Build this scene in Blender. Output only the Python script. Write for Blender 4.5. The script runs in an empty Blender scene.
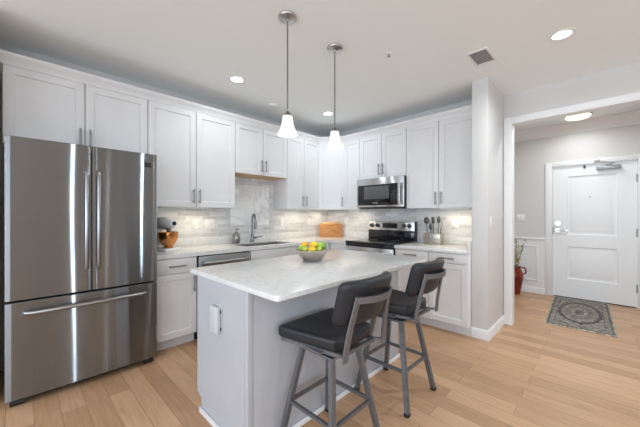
import bpy, bmesh, math, random
from mathutils import Vector, Matrix
random.seed(7)
R = math.radians
PI = math.pi
sc = bpy.context.scene
COL = sc.collection

# ------------------------------------------------------------------ camera
cam_d = bpy.data.cameras.new('camera')
cam_d.sensor_width = 36.0
cam_d.sensor_fit = 'HORIZONTAL'
cam_d.lens = 291.2 / 640 * 36
cam_d.clip_start = 0.05
cam = bpy.data.objects.new('camera', cam_d)
COL.objects.link(cam)
cam.location = (3.567, -3.868, 1.29)
cam.rotation_euler = (R(90), 0, R(44.22))
sc.camera = cam
cam_d.shift_y = 1.33 / 640

# ------------------------------------------------------------------ world, daylight, exposure
sc.view_settings.view_transform = 'Standard'
sc.view_settings.look = 'None'
sc.view_settings.gamma = 1
sc.view_settings.use_curve_mapping = False
sc.view_settings.exposure = 0.37
w = bpy.data.worlds.new('daylight')
sc.world = w
w.use_nodes = True
w.node_tree.nodes['Background'].inputs[0].default_value = (0.86, 0.93, 1.0, 1)
w.node_tree.nodes['Background'].inputs[1].default_value = 1.0
sc.cycles.max_bounces = 10
sc.cycles.diffuse_bounces = 6
sc.cycles.caustics_reflective = False
sc.cycles.caustics_refractive = False
sc.cycles.sample_clamp_indirect = 6

H = 2.705          # ceiling height


def area(name, loc, rot, sx, sy, power, color=(1, 1, 1), shape='RECTANGLE', spread=180):
    d = bpy.data.lights.new(name, 'AREA')
    d.shape = shape
    d.size = sx
    d.size_y = sy
    d.energy = power
    d.color = color
    d.spread = R(spread)
    o = bpy.data.objects.new(name, d)
    o.location = loc
    o.rotation_euler = rot
    COL.objects.link(o)
    return o


DAY = (0.78, 0.94, 1.12)
# daylight coming in through the windows of the living room behind the camera
area('rear_window_daylight', (1.6, -7.93, 1.35), (R(90), 0, 0), 2.2, 2.1, 56, DAY)
area('rear_window_daylight', (4.9, -7.93, 1.35), (R(90), 0, 0), 2.6, 2.1, 56, DAY)
for y_, pw_ in ((-3.10, 9), (-1.32, 15)):        # unseen slits added in the side wall to streak the refrigerator with light
    area('slit_streak_light', (6.98, y_, 1.26), (R(90), 0, R(90)), 0.06, 2.26, pw_, DAY)
area('side_window_daylight', (6.93, -5.9, 1.35), (R(90), 0, R(90)), 2.0, 2.1, 38, DAY)


# ------------------------------------------------------------------ materials
def mat(name, color, rough=0.5, metal=0.0, spec=0.5, **kw):
    m = bpy.data.materials.new(name)
    m.use_nodes = True
    b = m.node_tree.nodes['Principled BSDF']
    b.inputs['Base Color'].default_value = (*color, 1)
    b.inputs['Roughness'].default_value = rough
    b.inputs['Metallic'].default_value = metal
    b.inputs['Specular IOR Level'].default_value = spec
    for k, v in kw.items():
        b.inputs[k.replace('_', ' ')].default_value = v
    return m


def nodes(m):
    nt = m.node_tree
    return nt, nt.nodes, nt.links, nt.nodes['Principled BSDF']


def add_noise(m, c1, c2, scale=20, detail=4, stretch=(1, 1, 1), lo=0.35, hi=0.65, bump=0.0, rough=None):
    """colour variation from noise in object space"""
    nt, N, L, b = nodes(m)
    tc = N.new('ShaderNodeTexCoord')
    mp = N.new('ShaderNodeMapping')
    mp.inputs['Scale'].default_value = stretch
    nz = N.new('ShaderNodeTexNoise')
    nz.inputs['Scale'].default_value = scale
    nz.inputs['Detail'].default_value = detail
    rp = N.new('ShaderNodeValToRGB')
    rp.color_ramp.elements[0].position = lo
    rp.color_ramp.elements[1].position = hi
    rp.color_ramp.elements[0].color = (*c1, 1)
    rp.color_ramp.elements[1].color = (*c2, 1)
    L.new(tc.outputs['Object'], mp.inputs[0])
    L.new(mp.outputs[0], nz.inputs['Vector'])
    L.new(nz.outputs['Fac'], rp.inputs[0])
    L.new(rp.outputs[0], b.inputs['Base Color'])
    if bump:
        bp = N.new('ShaderNodeBump')
        bp.inputs['Strength'].default_value = bump
        bp.inputs['Distance'].default_value = 0.002
        L.new(nz.outputs['Fac'], bp.inputs['Height'])
        L.new(bp.outputs[0], b.inputs['Normal'])
    return m


def wall_paint(name, c):
    m = mat(name, c, 0.75, spec=0.25)
    add_noise(m, tuple(x * 0.985 for x in c), c, 90, 2, bump=0.05)
    return m


M = {}
M['wall'] = wall_paint('wall_paint', (0.675, 0.66, 0.64))
M['ceiling'] = wall_paint('ceiling_paint', (0.90, 0.935, 0.935))
M['trim'] = mat('trim_paint', (0.82, 0.82, 0.82), 0.4)
M['cab'] = mat('cabinet_paint', (0.79, 0.795, 0.81), 0.38)
add_noise(M['cab'], (0.73, 0.725, 0.725), (0.75, 0.745, 0.745), 6, 2)
M['island_shaded_white'] = mat('island_shaded_white', (0.48, 0.49, 0.515), 0.4)  # cabinet white with the island's cool shade put into the colour
add_noise(M['island_shaded_white'], (0.47, 0.48, 0.505), (0.49, 0.50, 0.525), 5, 2)
M['kick'] = mat('toe_kick_paint', (0.70, 0.705, 0.72), 0.5)
M['maple'] = mat('raw_maple', (0.62, 0.40, 0.20), 0.5)
add_noise(M['maple'], (0.56, 0.35, 0.16), (0.70, 0.47, 0.25), 8, 4, (1, 14, 14))
M['nickel'] = mat('satin_nickel', (0.27, 0.268, 0.262), 0.3, 1.0)
M['canopy'] = mat('canopy_nickel', (0.52, 0.51, 0.50), 0.25, 1.0)
M['chrome'] = mat('polished_chrome', (0.62, 0.62, 0.63), 0.12, 1.0)
M['faucet'] = mat('faucet_steel', (0.22, 0.22, 0.23), 0.2, 1.0)
M['black'] = mat('black_plastic', (0.012, 0.012, 0.013), 0.4)
M['gloss_black'] = mat('black_glass', (0.012, 0.012, 0.014), 0.06)
M['oven_glass'] = mat('oven_window_glass', (0.10, 0.10, 0.105), 0.07)
M['cover_shaded'] = mat('outlet_cover_shaded_plastic', (0.56, 0.57, 0.59), 0.4)  # white cover greyed so its colour carries the shade at the island end
M['white_plastic'] = mat('white_plastic', (0.83, 0.83, 0.82), 0.35)
M['dark_slot'] = mat('dark_slot', (0.05, 0.05, 0.05), 0.6)
M['leather'] = mat('charcoal_vinyl', (0.017, 0.018, 0.020), 0.42, spec=0.45)
add_noise(M['leather'], (0.012, 0.014, 0.017), (0.017, 0.019, 0.023), 160, 3, bump=0.12)
M['pewter'] = mat('pewter_metal', (0.18, 0.185, 0.195), 0.40, 0.6)
add_noise(M['pewter'], (0.165, 0.170, 0.180), (0.195, 0.200, 0.212), 60, 3)
M['copper'] = mat('hammered_copper', (0.68, 0.30, 0.10), 0.22, 1.0)
M['cream_metal'] = mat('mixer_enamel', (0.86, 0.85, 0.83), 0.25)
M['board'] = mat('cutting_board_wood', (0.55, 0.24, 0.07), 0.45)
add_noise(M['board'], (0.42, 0.16, 0.035), (0.66, 0.33, 0.11), 7, 5, (1, 1, 9))
M['board_edge'] = mat('cutting_board_edge', (0.72, 0.44, 0.20), 0.5)
M['lamp_glass'] = mat('frosted_lamp_glass', (0.92, 0.90, 0.86), 0.4, Emission_Strength=0.3)
M['lamp_glass'].node_tree.nodes['Principled BSDF'].inputs['Emission Color'].default_value = (1.0, 0.92, 0.82, 1)
M['can_glow'] = mat('recessed_lamp_lens', (1, 1, 1), 0.4, Emission_Strength=6.0)
M['can_glow'].node_tree.nodes['Principled BSDF'].inputs['Emission Color'].default_value = (1.0, 0.96, 0.90, 1)
M['hall_glow'] = mat('hall_lamp_lens', (1, 0.98, 0.92), 0.4, Emission_Strength=1.0)
M['hall_glow'].node_tree.nodes['Principled BSDF'].inputs['Emission Color'].default_value = (1.0, 0.88, 0.62, 1)
M['puck'] = mat('puck_lamp_lens', (1, 1, 1), 0.4, Emission_Strength=0.9)
M['puck'].node_tree.nodes['Principled BSDF'].inputs['Emission Color'].default_value = (1.0, 0.86, 0.66, 1)
M['red_glaze'] = mat('red_glaze', (0.26, 0.022, 0.012), 0.14)
add_noise(M['red_glaze'], (0.12, 0.010, 0.007), (0.24, 0.022, 0.010), 7, 3)
M['leaf'] = mat('leaf_green', (0.24, 0.25, 0.09), 0.6)
M['twig'] = mat('dry_twig', (0.33, 0.25, 0.12), 0.7)
M['bud'] = mat('pale_buds', (0.70, 0.68, 0.55), 0.7)
M['lemon'] = mat('lemon_peel', (0.88, 0.58, 0.02), 0.4)
add_noise(M['lemon'], (0.84, 0.50, 0.015), (0.92, 0.66, 0.04), 30, 2, bump=0.2)
M['orange'] = mat('orange_peel', (0.86, 0.42, 0.02), 0.42)
add_noise(M['orange'], (0.82, 0.36, 0.015), (0.90, 0.50, 0.03), 30, 2, bump=0.2)
M['lime'] = mat('lime_peel', (0.36, 0.50, 0.05), 0.4)
add_noise(M['lime'], (0.22, 0.40, 0.03), (0.58, 0.64, 0.08), 18, 3)
M['apple'] = mat('green_apple_skin', (0.25, 0.46, 0.04), 0.25)
add_noise(M['apple'], (0.17, 0.36, 0.03), (0.36, 0.56, 0.08), 12, 3)
M['bowl'] = mat('hammered_bowl_metal', (0.56, 0.51, 0.455), 0.22, 0.9)
M['crock'] = mat('crock_metal', (0.46, 0.42, 0.36), 0.28, 0.9)
M['utensil'] = mat('utensil_steel', (0.10, 0.10, 0.10), 0.3, 0.8)
M['dark_steel'] = mat('fridge_case', (0.02, 0.02, 0.022), 0.45)
M['screen'] = mat('display_glass', (0.008, 0.009, 0.011), 0.1)
M['soap_glass'] = mat('smoky_bottle', (0.30, 0.30, 0.29), 0.12, 0.5)
M['brass_grey'] = mat('closer_metal', (0.36, 0.36, 0.36), 0.4, 0.6)
M['vent_back'] = mat('vent_back_paint', (0.22, 0.22, 0.22), 0.6)
M['vent_grey'] = mat('vent_grille_paint', (0.52, 0.52, 0.51), 0.5)


ANISO = 0.25


def brushed(name, base, rough, aniso, wave):
    """vertically smearing brushed steel: anisotropic glossy with a faint waviness of the sheet"""
    m = bpy.data.materials.new(name)
    m.use_nodes = True
    nt = m.node_tree
    N, L = nt.nodes, nt.links
    N.remove(N['Principled BSDF'])
    g = N.new('ShaderNodeBsdfAnisotropic')
    g.inputs['Color'].default_value = (*base, 1)
    g.inputs['Roughness'].default_value = rough
    g.inputs['Anisotropy'].default_value = aniso
    g.inputs['Rotation'].default_value = 0.0
    tg = N.new('ShaderNodeTangent')
    tg.direction_type = 'RADIAL'
    tg.axis = 'Z'
    L.new(tg.outputs[0], g.inputs['Tangent'])
    tc = N.new('ShaderNodeTexCoord')
    mp = N.new('ShaderNodeMapping')
    mp.inputs['Scale'].default_value = (1, 1, 0.12)
    nz = N.new('ShaderNodeTexNoise')
    nz.inputs['Scale'].default_value = 5
    nz.inputs['Detail'].default_value = 1
    bp = N.new('ShaderNodeBump')
    bp.inputs['Strength'].default_value = wave
    bp.inputs['Distance'].default_value = 0.01
    L.new(tc.outputs['Object'], mp.inputs[0])
    L.new(mp.outputs[0], nz.inputs['Vector'])
    L.new(nz.outputs['Fac'], bp.inputs['Height'])
    L.new(bp.outputs[0], g.inputs['Normal'])
    L.new(g.outputs[0], N['Material Output'].inputs['Surface'])
    return m


def stainless(name, base, rough, axis_stretch):
    m = mat(name, base, rough, 1.0)
    nt, N, L, b = nodes(m)
    tc = N.new('ShaderNodeTexCoord')
    mp = N.new('ShaderNodeMapping')
    mp.inputs['Scale'].default_value = axis_stretch
    nz = N.new('ShaderNodeTexNoise')
    nz.inputs['Scale'].default_value = 3
    nz.inputs['Detail'].default_value = 6
    mr = N.new('ShaderNodeMapRange')
    mr.inputs['To Min'].default_value = rough - 0.02
    mr.inputs['To Max'].default_value = rough + 0.02
    L.new(tc.outputs['Object'], mp.inputs[0])
    L.new(mp.outputs[0], nz.inputs['Vector'])
    L.new(nz.outputs['Fac'], mr.inputs['Value'])
    L.new(mr.outputs[0], b.inputs['Roughness'])
    tg = N.new('ShaderNodeTangent')
    tg.direction_type = 'RADIAL'
    tg.axis = 'Z'
    L.new(tg.outputs[0], b.inputs['Tangent'])
    b.inputs['Anisotropic'].default_value = 1.0
    b.inputs['Anisotropic Rotation'].default_value = ANISO
    return m


M['steel'] = brushed('brushed_stainless', (0.255, 0.265, 0.27), 0.145, 0.92, 0.08)
M['dishwasher_steel'] = mat('dishwasher_stainless', (0.33, 0.33, 0.33), 0.36, 1.0)
M['handle_steel'] = mat('handle_stainless', (0.36, 0.36, 0.36), 0.28, 1.0)
M['steel_h'] = stainless('brushed_stainless_light', (0.60, 0.60, 0.60), 0.26, (0.8, 0.8, 60))
M['sink_steel'] = stainless('sink_stainless', (0.42, 0.42, 0.42), 0.32, (8, 8, 8))


def brick_coords(nt, axes):
    N, L = nt.nodes, nt.links
    tc = N.new('ShaderNodeTexCoord')
    sp = N.new('ShaderNodeSeparateXYZ')
    cb = N.new('ShaderNodeCombineXYZ')
    L.new(tc.outputs['Object'], sp.inputs[0])
    L.new(sp.outputs[axes[0]], cb.inputs[0])
    L.new(sp.outputs[axes[1]], cb.inputs[1])
    return tc, cb


def floor_mat():
    m = mat('oak_plank_floor', (0.5, 0.33, 0.2), 0.36, spec=0.4)
    nt, N, L, b = nodes(m)
    tc, cb = brick_coords(nt, ('X', 'Y'))
    br = N.new('ShaderNodeTexBrick')
    br.offset = 0.37
    br.offset_frequency = 2
    br.squash = 1
    br.inputs['Scale'].default_value = 1
    br.inputs['Brick Width'].default_value = 1.05
    br.inputs['Row Height'].default_value = 0.127
    br.inputs['Mortar Size'].default_value = 0.0014
    br.inputs['Mortar Smooth'].default_value = 0.3
    br.inputs['Bias'].default_value = 0.0
    br.inputs['Color1'].default_value = (0, 0, 0, 1)
    br.inputs['Color2'].default_value = (1, 1, 1, 1)
    br.inputs['Mortar'].default_value = (0.5, 0.5, 0.5, 1)
    L.new(cb.outputs[0], br.inputs['Vector'])
    # per plank tone
    rp = N.new('ShaderNodeValToRGB')
    e = rp.color_ramp.elements
    e[0].position = 0.0
    e[0].color = (0.469, 0.273, 0.150, 1)
    e[1].position = 1.0
    e[1].color = (0.645, 0.402, 0.240, 1)
    x = e.new(0.35)
    x.color = (0.548, 0.327, 0.184, 1)
    x = e.new(0.7)
    x.color = (0.599, 0.364, 0.211, 1)
    L.new(br.outputs['Color'], rp.inputs[0])
    # grain running along the planks
    mp = N.new('ShaderNodeMapping')
    mp.inputs['Scale'].default_value = (1.3, 16, 1)
    L.new(tc.outputs['Object'], mp.inputs[0])
    nz = N.new('ShaderNodeTexNoise')
    nz.inputs['Scale'].default_value = 3.2
    nz.inputs['Detail'].default_value = 7
    nz.inputs['Distortion'].default_value = 0.6
    L.new(mp.outputs[0], nz.inputs['Vector'])
    g = N.new('ShaderNodeValToRGB')
    g.color_ramp.elements[0].position = 0.3
    g.color_ramp.elements[0].color = (0.86, 0.845, 0.83, 1)
    g.color_ramp.elements[1].position = 0.66
    g.color_ramp.elements[1].color = (1.04, 1.04, 1.04, 1)
    L.new(nz.outputs['Fac'], g.inputs[0])
    mx = N.new('ShaderNodeMix')
    mx.data_type = 'RGBA'
    mx.blend_type = 'MULTIPLY'
    mx.inputs[0].default_value = 1
    L.new(rp.outputs[0], mx.inputs[6])
    L.new(g.outputs[0], mx.inputs[7])
    # a few darker knots and mineral streaks
    mp2 = N.new('ShaderNodeMapping')
    mp2.inputs['Scale'].default_value = (2.2, 9, 1)
    L.new(tc.outputs['Object'], mp2.inputs[0])
    vo = N.new('ShaderNodeTexNoise')
    vo.inputs['Scale'].default_value = 1.1
    vo.inputs['Detail'].default_value = 2
    L.new(mp2.outputs[0], vo.inputs['Vector'])
    kr = N.new('ShaderNodeValToRGB')
    kr.color_ramp.elements[0].position = 0.66
    kr.color_ramp.elements[0].color = (1, 1, 1, 1)
    kr.color_ramp.elements[1].position = 0.80
    kr.color_ramp.elements[1].color = (0.66, 0.60, 0.56, 1)
    L.new(vo.outputs['Fac'], kr.inputs[0])
    mk = N.new('ShaderNodeMix')
    mk.data_type = 'RGBA'
    mk.blend_type = 'MULTIPLY'
    mk.inputs[0].default_value = 1
    L.new(mx.outputs[2], mk.inputs[6])
    L.new(kr.outputs[0], mk.inputs[7])
    # seams
    ms = N.new('ShaderNodeMix')
    ms.data_type = 'RGBA'
    L.new(br.outputs['Fac'], ms.inputs[0])
    L.new(mk.outputs[2], ms.inputs[6])
    ms.inputs[7].default_value = (0.22, 0.13, 0.075, 1)
    L.new(ms.outputs[2], b.inputs['Base Color'])
    bp = N.new('ShaderNodeBump')
    bp.inputs['Strength'].default_value = 0.12
    bp.inputs['Distance'].default_value = 0.002
    L.new(nz.outputs['Fac'], bp.inputs['Height'])
    L.new(bp.outputs[0], b.inputs['Normal'])
    return m


def tile_mat(name, axes):
    m = mat(name, (0.75, 0.75, 0.74), 0.16)
    nt, N, L, b = nodes(m)
    tc, cb = brick_coords(nt, axes)
    br = N.new('ShaderNodeTexBrick')
    br.offset = 0.5
    br.inputs['Scale'].default_value = 1
    br.inputs['Brick Width'].default_value = 0.20
    br.inputs['Row Height'].default_value = 0.0508
    br.inputs['Mortar Size'].default_value = 0.0016
    br.inputs['Mortar Smooth'].default_value = 0.2
    br.inputs['Color1'].default_value = (0.56, 0.56, 0.56, 1)
    br.inputs['Color2'].default_value = (0.76, 0.76, 0.755, 1)
    br.inputs['Mortar'].default_value = (0.80, 0.80, 0.79, 1)
    L.new(cb.outputs[0], br.inputs['Vector'])
    nz = N.new('ShaderNodeTexNoise')
    nz.inputs['Scale'].default_value = 9
    nz.inputs['Detail'].default_value = 5
    nz.inputs['Distortion'].default_value = 1.2
    L.new(tc.outputs['Object'], nz.inputs['Vector'])
    rp = N.new('ShaderNodeValToRGB')
    rp.color_ramp.elements[0].position = 0.36
    rp.color_ramp.elements[0].color = (0.92, 0.922, 0.925, 1)
    rp.color_ramp.elements[1].position = 0.55
    rp.color_ramp.elements[1].color = (1, 1, 1, 1)
    L.new(nz.outputs['Fac'], rp.inputs[0])
    mx = N.new('ShaderNodeMix')
    mx.data_type = 'RGBA'
    mx.blend_type = 'MULTIPLY'
    mx.inputs[0].default_value = 1
    L.new(br.outputs['Color'], mx.inputs[6])
    L.new(rp.outputs[0], mx.inputs[7])
    L.new(mx.outputs[2], b.inputs['Base Color'])
    bp = N.new('ShaderNodeBump')
    bp.invert = True
    bp.inputs['Strength'].default_value = 0.5
    bp.inputs['Distance'].default_value = 0.0015
    L.new(br.outputs['Fac'], bp.inputs['Height'])
    L.new(bp.outputs[0], b.inputs['Normal'])
    return m


def marble_mat():
    m = mat('veined_marble', (0.80, 0.80, 0.79), 0.15)
    nt, N, L, b = nodes(m)
    tc = N.new('ShaderNodeTexCoord')
    mp = N.new('ShaderNodeMapping')
    mp.inputs['Rotation'].default_value = (R(35), 0, 0)
    L.new(tc.outputs['Object'], mp.inputs[0])
    nz = N.new('ShaderNodeTexNoise')
    nz.inputs['Scale'].default_value = 2.6
    nz.inputs['Detail'].default_value = 5
    nz.inputs['Distortion'].default_value = 1.2
    L.new(mp.outputs[0], nz.inputs['Vector'])
    rp = N.new('ShaderNodeValToRGB')
    e = rp.color_ramp.elements
    e[0].position = 0.40
    e[0].color = (0.90, 0.90, 0.89, 1)
    e[1].position = 0.62
    e[1].color = (0.93, 0.93, 0.92, 1)
    x = e.new(0.50)
    x.color = (0.74, 0.745, 0.75, 1)
    x = e.new(0.54)
    x.color = (0.90, 0.90, 0.89, 1)
    L.new(nz.outputs['Fac'], rp.inputs[0])
    L.new(rp.outputs[0], b.inputs['Base Color'])
    return m


def quartz_mat():
    m = mat('white_quartz', (0.78, 0.775, 0.76), 0.20)
    nt, N, L, b = nodes(m)
    tc = N.new('ShaderNodeTexCoord')
    nz = N.new('ShaderNodeTexNoise')
    nz.inputs['Scale'].default_value = 26
    nz.inputs['Detail'].default_value = 9
    nz.inputs['Distortion'].default_value = 0.5
    L.new(tc.outputs['Object'], nz.inputs['Vector'])
    rp = N.new('ShaderNodeValToRGB')
    e = rp.color_ramp.elements
    e[0].position = 0.34
    e[0].color = (0.66, 0.66, 0.65, 1)
    e[1].position = 0.56
    e[1].color = (0.735, 0.735, 0.725, 1)
    L.new(nz.outputs['Fac'], rp.inputs[0])
    L.new(rp.outputs[0], b.inputs['Base Color'])
    return m


def rug_mat(lx, ly):
    """faded oriental runner: border bands, an oval medallion and worn mottling; object space, centre at the origin"""
    m = mat('faded_rug_wool', (0.3, 0.28, 0.26), 0.95, spec=0.1)
    nt, N, L, b = nodes(m)
    tc = N.new('ShaderNodeTexCoord')
    sp = N.new('ShaderNodeSeparateXYZ')
    L.new(tc.outputs['Object'], sp.inputs[0])

    def math_(op, a, c=None):
        n = N.new('ShaderNodeMath')
        n.operation = op
        for i, v in enumerate((a, c)):
            if v is None:
                continue
            if isinstance(v, (int, float)):
                n.inputs[i].default_value = v
            else:
                L.new(v, n.inputs[i])
        return n.outputs[0]
    nz = N.new('ShaderNodeTexNoise')
    nz.inputs['Scale'].default_value = 22
    nz.inputs['Detail'].default_value = 6
    L.new(tc.outputs['Object'], nz.inputs['Vector'])
    wob = math_('MULTIPLY', math_('SUBTRACT', nz.outputs['Fac'], 0.5), 0.10)
    ax = math_('ABSOLUTE', sp.outputs['X'])
    ay = math_('ABSOLUTE', sp.outputs['Y'])
    ex = math_('SUBTRACT', lx / 2, ax)
    ey = math_('SUBTRACT', ly / 2, ay)
    edge = math_('MINIMUM', ex, math_('MULTIPLY', ey, 0.55))
    edge = math_('ADD', edge, math_('MULTIPLY', wob, 0.03))
    # oval field
    oval = math_('SQRT', math_('ADD', math_('POWER', math_('DIVIDE', sp.outputs['X'], lx * 0.36), 2.0), math_('POWER', math_('DIVIDE', sp.outputs['Y'], ly * 0.36), 2.0)))
    oval = math_('ADD', oval, math_('MULTIPLY', wob, 2.2))
    r1 = N.new('ShaderNodeValToRGB')
    r1.color_ramp.interpolation = 'CONSTANT'
    e = r1.color_ramp.elements
    e[0].position = 0
    e[0].color = (0.56, 0.52, 0.46, 1)
    e[1].position = 0.013
    e[1].color = (0.22, 0.21, 0.20, 1)
    for p, c in ((0.038, (0.36, 0.34, 0.315)), (0.075, (0.24, 0.225, 0.21)), (0.088, (0.34, 0.325, 0.30))):
        x = e.new(p)
        x.color = (*c, 1)
    L.new(edge, r1.inputs[0])
    r2 = N.new('ShaderNodeValToRGB')
    r2.color_ramp.interpolation = 'CONSTANT'
    e = r2.color_ramp.elements
    e[0].position = 0
    e[0].color = (0.20, 0.19, 0.18, 1)
    e[1].position = 0.22
    e[1].color = (0.40, 0.37, 0.335, 1)
    for p, c in ((0.36, (0.30, 0.28, 0.255)), (0.66, (0.38, 0.355, 0.33)), (0.82, (0.15, 0.145, 0.14)), (0.98, (0.36, 0.34, 0.31))):
        x = e.new(p)
        x.color = (*c, 1)
    L.new(oval, r2.inputs[0])
    mx = N.new('ShaderNodeMix')
    mx.data_type = 'RGBA'
    L.new(math_('LESS_THAN', oval, 1.0), mx.inputs[0])
    L.new(r1.outputs[0], mx.inputs[6])
    L.new(r2.outputs[0], mx.inputs[7])
    n2 = N.new('ShaderNodeTexNoise')
    n2.inputs['Scale'].default_value = 45
    n2.inputs['Detail'].default_value = 5
    L.new(tc.outputs['Object'], n2.inputs['Vector'])
    rw = N.new('ShaderNodeValToRGB')
    rw.color_ramp.elements[0].position = 0.38
    rw.color_ramp.elements[0].color = (0.42, 0.405, 0.385, 1)
    rw.color_ramp.elements[1].position = 0.60
    rw.color_ramp.elements[1].color = (1.08, 1.03, 0.96, 1)
    L.new(n2.outputs['Fac'], rw.inputs[0])
    mm = N.new('ShaderNodeMix')
    mm.data_type = 'RGBA'
    mm.blend_type = 'MULTIPLY'
    mm.inputs[0].default_value = 1
    L.new(mx.outputs[2], mm.inputs[6])
    L.new(rw.outputs[0], mm.inputs[7])
    L.new(mm.outputs[2], b.inputs['Base Color'])
    return m


def hammered(m, scale, strength):
    nt, N, L, b = nodes(m)
    tc = N.new('ShaderNodeTexCoord')
    v = N.new('ShaderNodeTexVoronoi')
    v.inputs['Scale'].default_value = scale
    bp = N.new('ShaderNodeBump')
    bp.inputs['Strength'].default_value = strength
    bp.inputs['Distance'].default_value = 0.004
    L.new(tc.outputs['Object'], v.inputs['Vector'])
    L.new(v.outputs['Distance'], bp.inputs['Height'])
    L.new(bp.outputs[0], b.inputs['Normal'])


hammered(M['bowl'], 55, 0.9)
hammered(M['copper'], 45, 0.5)
M['floor'] = floor_mat()
M['tile_x'] = tile_mat('subway_tile_range_side', ('X', 'Z'))
M['tile_y'] = tile_mat('subway_tile_sink_side', ('Y', 'Z'))
M['marble'] = marble_mat()
M['quartz'] = quartz_mat()


# ------------------------------------------------------------------ mesh helpers
class MB:
    def __init__(self):
        self.bm = bmesh.new()

    def _merge(self, t):
        me = bpy.data.meshes.new('tmp')
        t.to_mesh(me)
        t.free()
        self.bm.from_mesh(me)
        bpy.data.meshes.remove(me)
        return self

    def box(self, x0, y0, z0, x1, y1, z1, bev=0.0, seg=2, rot=None):
        t = bmesh.new()
        bmesh.ops.create_cube(t, size=1)
        sx, sy, sz = abs(x1 - x0), abs(y1 - y0), abs(z1 - z0)
        bmesh.ops.scale(t, vec=(sx, sy, sz), verts=t.verts)
        if bev:
            bmesh.ops.bevel(t, geom=t.edges[:], offset=min(bev, 0.49 * min(sx, sy, sz)), segments=seg, affect='EDGES', profile=0.5)
        if rot:
            bmesh.ops.transform(t, matrix=rot, verts=t.verts)
        bmesh.ops.translate(t, vec=((x0 + x1) / 2, (y0 + y1) / 2, (z0 + z1) / 2), verts=t.verts)
        return self._merge(t)

    def cyl(self, p0, p1, r0, r1=None, seg=20):
        r1 = r0 if r1 is None else r1
        p0, p1 = Vector(p0), Vector(p1)
        d = p1 - p0
        t = bmesh.new()
        bmesh.ops.create_cone(t, cap_ends=True, segments=seg, radius1=r0, radius2=r1, depth=d.length)
        bmesh.ops.transform(t, matrix=Matrix.Translation((p0 + p1) / 2) @ d.to_track_quat('Z', 'Y').to_matrix().to_4x4(), verts=t.verts)
        return self._merge(t)

    def bar(self, p0, p1, w, h, up=(0, 0, 1), bev=0.002):
        """rectangular bar from p0 to p1; w across, h along 'up'"""
        p0, p1 = Vector(p0), Vector(p1)
        d = (p1 - p0)
        z = d.normalized()
        u = Vector(up)
        x = u.cross(z)
        if x.length < 1e-5:
            x = Vector((1, 0, 0)).cross(z)
        x.normalize()
        y = z.cross(x)
        t = bmesh.new()
        bmesh.ops.create_cube(t, size=1)
        bmesh.ops.scale(t, vec=(w, h, d.length), verts=t.verts)
        if bev:
            bmesh.ops.bevel(t, geom=t.edges[:], offset=bev, segments=2, affect='EDGES')
        m = Matrix((x, y, z)).transposed().to_4x4()
        m.translation = (p0 + p1) / 2
        bmesh.ops.transform(t, matrix=m, verts=t.verts)
        return self._merge(t)

    def tube(self, pts, r, seg=10, closed=False):
        pts = [Vector(p) for p in pts]
        n = len(pts)
        rings = []
        t = bmesh.new()
        prev = None
        for i, p in enumerate(pts):
            if i == 0:
                d = pts[1] - p
            elif i == n - 1:
                d = p - pts[i - 1]
            else:
                d = pts[i + 1] - pts[i - 1]
            d.normalize()
            if prev is None:
                a = d.orthogonal().normalized()
            else:
                a = (prev - d * prev.dot(d)).normalized()
            prev = a
            c = d.cross(a)
            rr = r[i] if isinstance(r, (list, tuple)) else r
            rings.append([t.verts.new(p + (a * math.cos(2 * PI * k / seg) + c * math.sin(2 * PI * k / seg)) * rr) for k in range(seg)])
        for i in range(n - 1):
            for k in range(seg):
                t.faces.new((rings[i][k], rings[i][(k + 1) % seg], rings[i + 1][(k + 1) % seg], rings[i + 1][k]))
        t.faces.new(rings[0][::-1])
        t.faces.new(rings[-1])
        bmesh.ops.recalc_face_normals(t, faces=t.faces)
        return self._merge(t)

    def lathe(self, prof, c=(0, 0, 0), seg=40, sx=1, sy=1):
        t = bmesh.new()
        rings = []
        for r, z in prof:
            if r < 1e-6:
                rings.append([t.verts.new((c[0], c[1], c[2] + z))])
            else:
                rings.append([t.verts.new((c[0] + r * sx * math.cos(2 * PI * k / seg), c[1] + r * sy * math.sin(2 * PI * k / seg), c[2] + z)) for k in range(seg)])
        for a, b in zip(rings, rings[1:]):
            for k in range(seg):
                k2 = (k + 1) % seg
                if len(a) == 1 and len(b) == 1:
                    continue
                if len(a) == 1:
                    t.faces.new((a[0], b[k2], b[k]))
                elif len(b) == 1:
                    t.faces.new((a[k], a[k2], b[0]))
                else:
                    t.faces.new((a[k], a[k2], b[k2], b[k]))
        bmesh.ops.recalc_face_normals(t, faces=t.faces)
        return self._merge(t)

    def ball(self, c, r, scale=(1, 1, 1), rot=None, seg=20):
        t = bmesh.new()
        bmesh.ops.create_uvsphere(t, u_segments=seg, v_segments=seg // 2 + 2, radius=r)
        bmesh.ops.scale(t, vec=scale, verts=t.verts)
        if rot is not None:
            bmesh.ops.transform(t, matrix=rot, verts=t.verts)
        bmesh.ops.translate(t, vec=c, verts=t.verts)
        return self._merge(t)

    def prism(self, poly, lo, hi, f):
        """poly in (a, b); f(a, b, t) -> point; t runs lo..hi"""
        t = bmesh.new()
        v0 = [t.verts.new(f(a, b, lo)) for a, b in poly]
        v1 = [t.verts.new(f(a, b, hi)) for a, b in poly]
        n = len(poly)
        for i in range(n):
            t.faces.new((v0[i], v0[(i + 1) % n], v1[(i + 1) % n], v1[i]))
        t.faces.new(v0[::-1])
        t.faces.new(v1)
        bmesh.ops.recalc_face_normals(t, faces=t.faces)
        return self._merge(t)

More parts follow.
